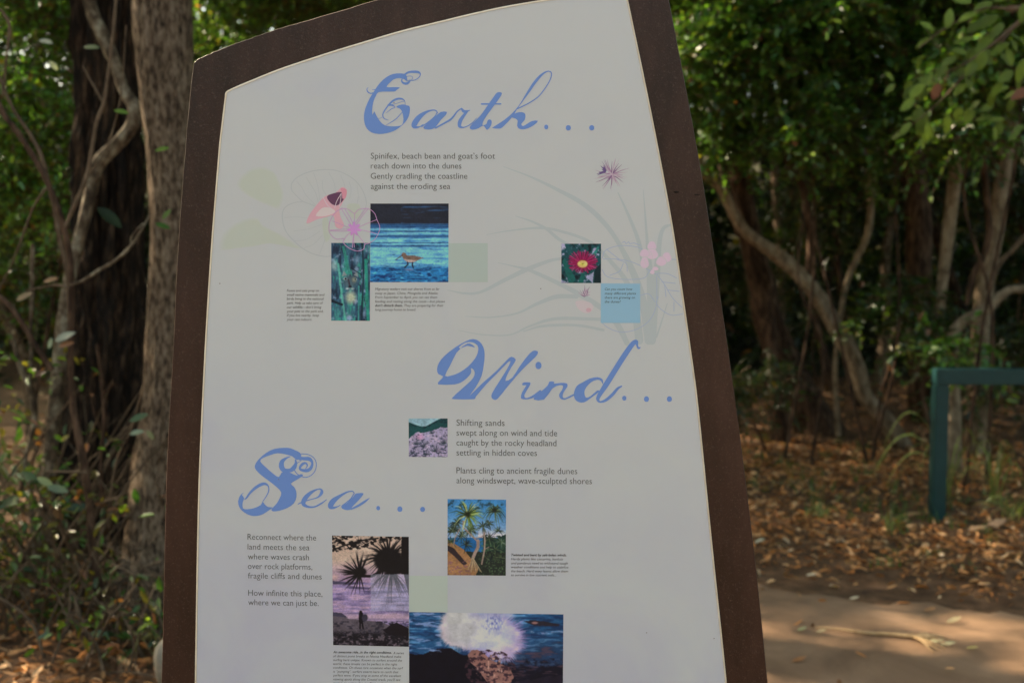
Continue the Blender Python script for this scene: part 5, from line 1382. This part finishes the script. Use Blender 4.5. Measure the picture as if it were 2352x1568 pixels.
for pts, w, c in (([(1022, 830), (1050, 1080), (1078, 1262)], 16, (92, 170, 150)), ([(1060, 700), (1090, 830), (1108, 890)], 20, (48, 128, 112)), ([(1232, 800), (1250, 1262)], 22, (38, 136, 112)), ([(1206, 668), (1216, 900), (1200, 1262)], 14, (20, 40, 50)), ([(968, 1108), (1050, 1140)], 18, (14, 22, 30)), ([(1120, 860), (1200, 912)], 6, (20, 30, 40)), ([(1180, 1000), (1176, 1262)], 12, (60, 140, 130))):
    p.line(pts, w, c, 0.85)
p.ell(1105, 1240, 30, 30, (150, 160, 186), 0.8, 0.6)
p.build(PB + 1e-5, 'tall photograph of a wild cat peering through teal grass')
# flower
p = Pic(C3, [(985, 753), (1283, 753), (1283, 1048), (985, 1048)], 130, 130)
f = p.fbm(40, 40, 21)
p.c[:] = (26, 66, 70)
p.mix(np.clip((f - 0.56) * 9, 0, 1), (150, 146, 170)); p.mix(np.clip((0.40 - f) * 8, 0, 1), (12, 26, 32))
for pts, c in (([(990, 880), (1010, 860), (1090, 1010), (1075, 1048), (1040, 1048)], (24, 84, 78)), ([(1010, 758), (1040, 753), (1070, 850), (1050, 880)], (30, 74, 76)), ([(1205, 850), (1262, 770), (1268, 790), (1225, 860)], (44, 120, 110)), ([(1110, 1048), (1140, 970), (1165, 975), (1150, 1048)], (22, 90, 82)), ([(1180, 1010), (1230, 960), (1220, 1048)], (140, 138, 160)), ([(1150, 760), (1180, 753), (1190, 800), (1160, 800)], (20, 60, 60)), ([(1240, 940), (1283, 900), (1283, 1048), (1230, 1048)], (16, 36, 40))):
    p.poly(pts, c)
r = np.random.default_rng(5)
for k in range(64):
    a = k / 64 * 6.283 + r.normal(0, .03); L = r.uniform(0.85, 1.08)
    c = [(150, 28, 76), (130, 20, 66), (166, 46, 96), (110, 16, 56)][k % 4]
    p.line([(1146 + 30 * math.cos(a), 900 + 20 * math.sin(a)), (1146 + 108 * L * math.cos(a), 888 + 84 * L * math.sin(a))], 10, c, 1, 6)
p.ell(1144, 905, 46, 34, (150, 66, 60)); p.ell(1144, 905, 40, 29, (214, 176, 110)); p.ell(1144, 906, 20, 13, (208, 190, 90)); p.ell(1144, 906, 8, 5, (160, 140, 60))
p.build(PB, 'photograph of a magenta daisy-like flower with yellow centre')
# dune
p = Pic(C4, [(120, 703), (422, 703), (422, 1002), (121, 1000)], 130, 130)
p.c[:] = (152, 140, 164)
f = p.fbm(30, 22, 31); g = p.fbm(14, 10, 32)
p.mix(np.clip((f - 0.5) * 4, 0, 1), (176, 158, 176)); p.ell(205, 845, 50, 34, (184, 136, 166), 0.8, 0.7)
p.mix(np.clip((g - 0.56 + (p.Y - 900) * 0.0006) * 9, 0, 1) * 0.9, (50, 54, 72))
ridge = 745 - 38 * np.clip((p.X - 250) / 120, 0, 1) + 12 * np.clip((170 - p.X) / 60, -1, 1) * -1
p.mix((p.Y < ridge + 42 + 26 * f + np.clip((190 - p.X), 0, 80) * 0.9), (26, 66, 66)); p.mix((p.Y < ridge + 20) * np.clip((g - .4) * 4, 0, 1), (20, 44, 50))
p.mix(p.Y < ridge - 5 + 14 * np.sin((p.X - 120) / 60), (140, 172, 180))
for (x, y, R) in ((235, 925, 50), (325, 960, 52), (180, 905, 36), (300, 820, 28), (395, 900, 40), (150, 975, 30), (260, 985, 34)):
    p.fronds(x, y, R, 16, [(36, 48, 58), (46, 60, 60), (60, 58, 76)], int(x), 4, 3.1, 6.3, -0.1)
p.build(PB, 'photograph of mauve sand dunes dotted with dark grass')
# pandanus
p = Pic(C6, [(1050, 58), (1530, 64), (1527, 686), (1050, 682)], 170, 220)
p.c[:] = (62, 122, 168)
p.mix(np.clip((p.Y - 150) / 220, 0, 1), (134, 158, 188)); p.mix(np.clip((p.Y - 300) / 60, 0, 1) * (p.X > 1300), (196, 186, 196))
f = p.fbm(34, 26, 41); g = p.fbm(12, 12, 42)
p.mix(np.clip((f - 0.55) * 9, 0, 1) * (p.Y < 140), (40, 70, 84))
p.mix((p.Y > 375) * 1.0, (30, 90, 140)); p.mix((p.Y > 365 + 60 * (f - 0.5) * 2) * (p.X > 1340), (28, 50, 42)); p.mix((p.Y > 470 + 40 * f) * 1.0, (34, 40, 34))
p.poly([(1050, 390), (1100, 420), (1180, 470), (1240, 540), (1300, 620), (1280, 686), (1050, 686)], (150, 108, 70), jag=(f - .5) * 26)
p.poly([(1050, 440), (1100, 460), (1170, 540), (1215, 590), (1180, 600), (1110, 530), (1050, 480)], (48, 38, 40), jag=(f - .5) * 16)
p.mix(np.clip((g - 0.5) * 5, 0, 1) * (p.Y > 560) * (p.X < 1250), (124, 82, 86))
p.mix(np.clip((g - 0.55) * 7, 0, 1) * (p.Y > 400) * (p.X > 1300) * 0.8, (76, 100, 66))
DGr = [(30, 44, 30), (52, 66, 40), (90, 100, 60), (24, 34, 34)]
p.fronds(1090, 330, 80, 26, DGr, 43, 6, 3.14, 6.28, 0.2); p.fronds(1075, 410, 60, 22, DGr, 47, 6); p.fronds(1240, 300, 60, 18, DGr, 48, 6)
p.fronds(1470, 320, 52, 20, DGr, 45, 5); p.fronds(1490, 410, 62, 24, [(40, 60, 40), (90, 110, 80), (120, 130, 110)], 46, 5)
for (fx, fy, R_) in ((1130, 250, 80), (1160, 360, 70), (1230, 320, 80), (1100, 300, 70), (1390, 380, 70), (1440, 470, 80), (1400, 560, 70), (1490, 540, 60), (1340, 280, 70), (1200, 430, 60), (1390, 260, 50)):
    p.fronds(fx, fy, R_, 26, [(26, 38, 30), (44, 56, 40), (22, 30, 34), (84, 94, 66)], int(fx + fy), 6)
TR = (142, 120, 106)
for pts, w in (([(1180, 240), (1178, 290), (1230, 340), (1270, 380), (1300, 410)], 12), ([(1300, 400), (1300, 450), (1275, 500), (1255, 550)], 26), ([(1350, 330), (1356, 400), (1352, 480), (1330, 590)], 13), ([(1270, 380), (1330, 370), (1356, 340)], 8), ([(1356, 470), (1390, 450)], 6), ([(1150, 300), (1110, 380), (1100, 440)], 8)):
    p.line(pts, w, TR)
for k in range(9):
    p.line([(1258, 540), (1215 + k * 14, 640 + (k % 3) * 8)], 8, [(150, 128, 96), (110, 90, 72), (170, 148, 114)][k % 3], 1, 5)
OL = [(104, 124, 56), (70, 88, 40), (150, 160, 86), (50, 66, 36), (172, 176, 120)]
p.fronds(1215, 185, 150, 60, OL, 44, 11, droop=0.22); p.ell(1215, 185, 34, 34, (26, 30, 20), 0.9, 0.6)
p.fronds(1435, 155, 92, 46, [(34, 46, 38), (60, 74, 48), (90, 104, 66)], 49, 8, droop=0.5); p.ell(1435, 150, 26, 26, (22, 26, 22), 0.9, 0.6)
p.build(PB, 'photograph of a twisted pandanus tree on a coastal slope')
# sunset surfer
p = Pic(C6, [(103, 357), (732, 368), (733, 1268), (112, 1254)], 200, 290)
f = p.fbm(150, 16, 51); g = p.fbm(26, 18, 52)
p.c[:] = (188, 160, 140)
p.mix(np.clip((p.Y - 560) / 150, 0, 1), (158, 128, 152)); p.ell(120, 700, 60, 40, (206, 168, 150), 0.7, 0.8)
sea = (p.Y > 730 + 0.04 * (p.X - 100)) * 1.0
p.mix(sea, (140, 120, 156)); p.mix(sea * np.clip((f - 0.52) * 6, 0, 1), (92, 80, 116)); p.mix(sea * np.clip((0.44 - f) * 6, 0, 1), (176, 146, 166))
p.poly([(107, 728), (170, 735), (250, 745), (330, 752), (250, 760), (107, 756)], (72, 66, 86)); p.poly([(250, 770), (420, 785), (400, 800), (240, 792)], (84, 72, 100))
p.mix(np.exp(-((p.Y - 1025) / 26) ** 2) * (p.X > 200) * 0.9, (178, 148, 160))
p.poly([(107, 980), (250, 1045), (500, 1060), (640, 1120), (735, 1100), (735, 1270), (107, 1270)], (86, 76, 82), jag=(f - .5) * 30)
p.poly([(107, 985), (180, 990), (235, 1030), (107, 1015)], (60, 56, 72))
p.mix((p.Y > 1060) * np.clip((g - 0.5) * 6, 0, 1), (46, 42, 52)); p.mix((p.Y > 1150 + 60 * (g - .5) * 2) * np.clip((g - 0.3) * 6, 0, 1), (24, 22, 28))
p.mix((p.Y > 1180) * np.clip((p.fbm(18, 12, 53) - .62) * 8, 0, 1), (110, 92, 100))
p.poly([(520, 1130), (575, 1090), (630, 1068), (680, 1090), (735, 1120), (735, 1185), (560, 1170)], (24, 20, 26), jag=(g - .5) * 14)
BK = (22, 20, 22)
p.mix((p.Y < 490 - 0.2 * np.abs(p.X - 150) + 60 * (g - .5)) * np.clip((p.fbm(24, 16, 54) - 0.44) * 12, 0, 1), BK)
p.line([(104, 480), (200, 440), (330, 400), (480, 380)], 12, BK); p.line([(130, 372), (200, 420), (260, 470)], 8, BK)
p.poly([(672, 360), (735, 360), (735, 675), (672, 675)], BK); p.poly([(690, 670), (735, 670), (735, 860), (712, 760)], BK)
p.ell(565, 560, 130, 115, BK, 1, 0.2); p.fronds(565, 540, 225, 90, BK, 55, 13, droop=0.12); p.fronds(585, 640, 230, 34, BK, 58, 8, 0.6, 2.6, 0.15)
p.ell(640, 610, 80, 70, BK, 1, 0.2)
p.ell(335, 655, 60, 45, BK, 1, 0.3); p.fronds(330, 670, 185, 46, BK, 56, 13, 1.2, 5.2, 0.03); p.line([(330, 690), (430, 690), (520, 640)], 22, BK)
m = ((p.X > 420) & (p.Y > 674) & (p.Y < 976)).astype(float)
p.mix(m * 0.42, (170, 172, 186))
p.ell(338, 984, 13, 14, BK); p.line([(340, 1000), (340, 1060)], 34, (16, 14, 20)); p.line([(334, 1060), (332, 1120)], 12, (16, 14, 20)); p.line([(350, 1060), (358, 1120)], 12, (16, 14, 20)); p.poly([(324, 1000), (352, 1002), (358, 1050), (350, 1060), (362, 1110), (350, 1112), (343, 1068), (336, 1112), (326, 1112), (332, 1060), (322, 1040)], (20, 18, 24))
p.ell(372, 1030, 26, 32, (52, 48, 60)); p.poly([(350, 1050), (370, 1062), (355, 1062)], (40, 36, 46))
p.line([(125, 1243), (240, 1246)], 3, (90, 86, 92), 0.7)
p.build(PB, 'photograph of a surfer silhouetted on a violet sunset beach')
# wave on rocks, runs on below the picture
p = Pic(C6, [(735, 984), (2000, 1003), (1994, 1790), (735, 1780)], 380, 240)
X, Y = p.X, p.Y
rotx = p.fbm(110, 22, 61); g = p.fbm(30, 24, 62); h = p.fbm(60, 40, 65)
p.c[:] = (34, 78, 116)
p.mix(np.clip((rotx - 0.5) * 6, 0, 1), (24, 50, 84)); p.mix(np.clip((0.42 - rotx) * 8, 0, 1), (84, 130, 168))
p.mix(np.clip((Y - 1150) / 300, 0, 1) * (X > 1500) * 0.85, (30, 36, 58)); p.mix(np.clip((Y - 1380) / 60 + (g - .5) * 3, 0, 1), (18, 18, 30))
p.mix((X > 1650) * np.clip(1 - np.abs(Y - 1150 - 8 * np.sin(X / 40)) / 14, 0, 1) * np.clip((g - .4) * 5, 0, 1), (120, 130, 160))
p.poly([(1680, 1062), (1740, 1050), (1850, 1062), (1975, 1085), (1960, 1100), (1760, 1094)], (40, 36, 46), jag=(g - .5) * 12); p.ell(1765, 1072, 34, 13, (160, 116, 110), 0.9, 0.5)
p.mix((X > 1500) * (Y > 1200) * np.clip((rotx - 0.55) * 7, 0, 1) * 0.6, (96, 68, 76))
p.poly([(735, 1330), (860, 1330), (960, 1280), (1080, 1280), (1160, 1330), (1240, 1340), (1300, 1450), (1380, 1500), (1380, 1790), (735, 1790)], (14, 14, 24), jag=(g - .5) * 30)
wv = np.clip((p.fbm(90, 20, 66, ox=Y.mean() * 0) - 0.56) * 8, 0, 1) * (X < 1000) * (Y < 1330)
p.mix(wv, (110, 132, 170))
ang = np.arctan2(Y - 1180, X - 1430); ra = np.random.default_rng(3).random(400)
ray = np.interp((ang + math.pi) / 6.2832 * 399, np.arange(400), ra)
def burst(cx_, cy_, rx, ry, col, soft, al, jit):
    a_ = np.arctan2(Y - cy_, X - cx_); rr_ = np.interp((a_ + math.pi) / 6.2832 * 399, np.arange(400), ra)
    d = np.hypot((X - cx_) / rx, (Y - cy_) / ry) + jit * (rr_ - .5) + 0.25 * (h - .5)
    p.mix(np.clip((1 - d) / soft, 0, 1) * al, col)
burst(1430, 1190, 300, 215, (156, 128, 176), 0.30, 0.95, 0.30)
burst(1500, 1230, 190, 170, (190, 168, 196), 0.35, 0.9, 0.28)
burst(1360, 1160, 300, 180, (182, 182, 210), 0.35, 0.95, 0.24)
burst(1160, 1110, 200, 200, (192, 174, 178), 0.22, 1.0, 0.16)
burst(1270, 1140, 250, 160, (188, 184, 192), 0.45, 0.95, 0.12)
burst(1160, 1080, 165, 210, (186, 180, 178), 0.45, 1.0, 0.14)
p.mix(np.clip((X - 1030) / 30, 0, 1) * np.clip((1240 - X) / 60, 0, 1) * (Y < 1080), (184, 179, 174))
p.mix(np.clip((X - 1200) / 60, 0, 1) * np.clip((1620 - X) / 60, 0, 1) * np.clip((1050 - Y) / 40, 0, 1) * 0.8, (168, 164, 188))
p.mix(np.clip((p.fbm(12, 22, 63) - 0.50) * 5, 0, 0.8) * np.clip(1.3 - np.hypot((X - 1425) / 90, (Y - 1080) / 80), 0, 1), (84, 92, 150))
for k in range(60):
    a_ = random.uniform(-1.0, 1.9); L = random.uniform(150, 290)
    p.line([(1440 + 90 * math.cos(a_), 1190 + 90 * math.sin(a_)), (1440 + L * math.cos(a_), 1190 + 0.85 * L * math.sin(a_))], 7, (192, 180, 208), 0.14, 1)
p.line([(1480, 1350), (1470, 1200), (1520, 1060), (1580, 1000)], 22, (196, 184, 200), 0.45, 6)
RK = (140, 98, 88)
p.poly([(1215, 1340), (1245, 1300), (1300, 1295), (1350, 1320), (1400, 1370), (1460, 1400), (1560, 1440), (1600, 1520), (1520, 1600), (1400, 1580), (1360, 1540), (1290, 1440), (1240, 1400)], RK, jag=(g - .5) * 26)
p.mix(np.clip((p.fbm(30, 22, 64) - 0.5) * 7, 0, 1) * (np.hypot((X - 1400) / 210, (Y - 1450) / 160) < 1), (58, 38, 46))
p.mix(np.clip((p.fbm(22, 22, 67) - 0.6) * 7, 0, 1) * (np.hypot((X - 1380) / 130, (Y - 1430) / 110) < 1), (180, 140, 124))
p.poly([(1400, 1590), (1600, 1560), (2000, 1500), (2000, 1790), (1380, 1790)], (30, 26, 38), jag=(h - .5) * 60)
p.build(PB + 1e-5, 'photograph of a wave bursting white over brown rocks', 0.05)
# tiny specks of grime on the panel
A = Art(); one = lambda q: np.asarray(q, float)
for (x, y) in ((505, 651), (1485, 1452), (640, 1100), (905, 236), (1242, 663), (1640, 1465)):
    A.disc(one, x, y, 1.4, 1.4, ink((120, 112, 108)), 0.0011, 8)
A.build('grime_speck')

# small pale stone by the sign's foot at the left
def rock(name, label, x, y, z, rx, ry, rz, mat, seed):
    import bmesh
    bm = bmesh.new(); bmesh.ops.create_icosphere(bm, subdivisions=3, radius=1)
    r_ = np.random.default_rng(seed); ph = r_.uniform(0, 6, 6)
    for v in bm.verts:
        k = 1 + 0.14 * math.sin(3 * v.co.x + ph[0]) * math.sin(2.5 * v.co.y + ph[1]) + 0.10 * math.sin(4 * v.co.z + ph[2] + v.co.x * 2)
        v.co = Vector((v.co.x * rx * k, v.co.y * ry * k, v.co.z * rz * k))
    V = np.array([v.co[:] for v in bm.verts]) + np.array([x, y, z]); Fl = [tuple(v.index for v in f.verts) for f in bm.faces]; bm.free()
    tag(mesh_obj(name, V, Fl, mat, loc=(x, y, 0), smooth=True), label, 'stone')
M_stone = noise_mat('pale_stone', [(0.3, (0.17, 0.145, 0.11)), (0.7, (0.34, 0.29, 0.22))], scale=20, bump=0.5, dist=0.004, rough=0.9)
g0 = G(388, 1590)
rock('stone', 'pale upright stone half hidden by the lower left edge of the sign', g0[0], g0[1], 0.10, 0.045, 0.045, 0.13, M_stone, 8)
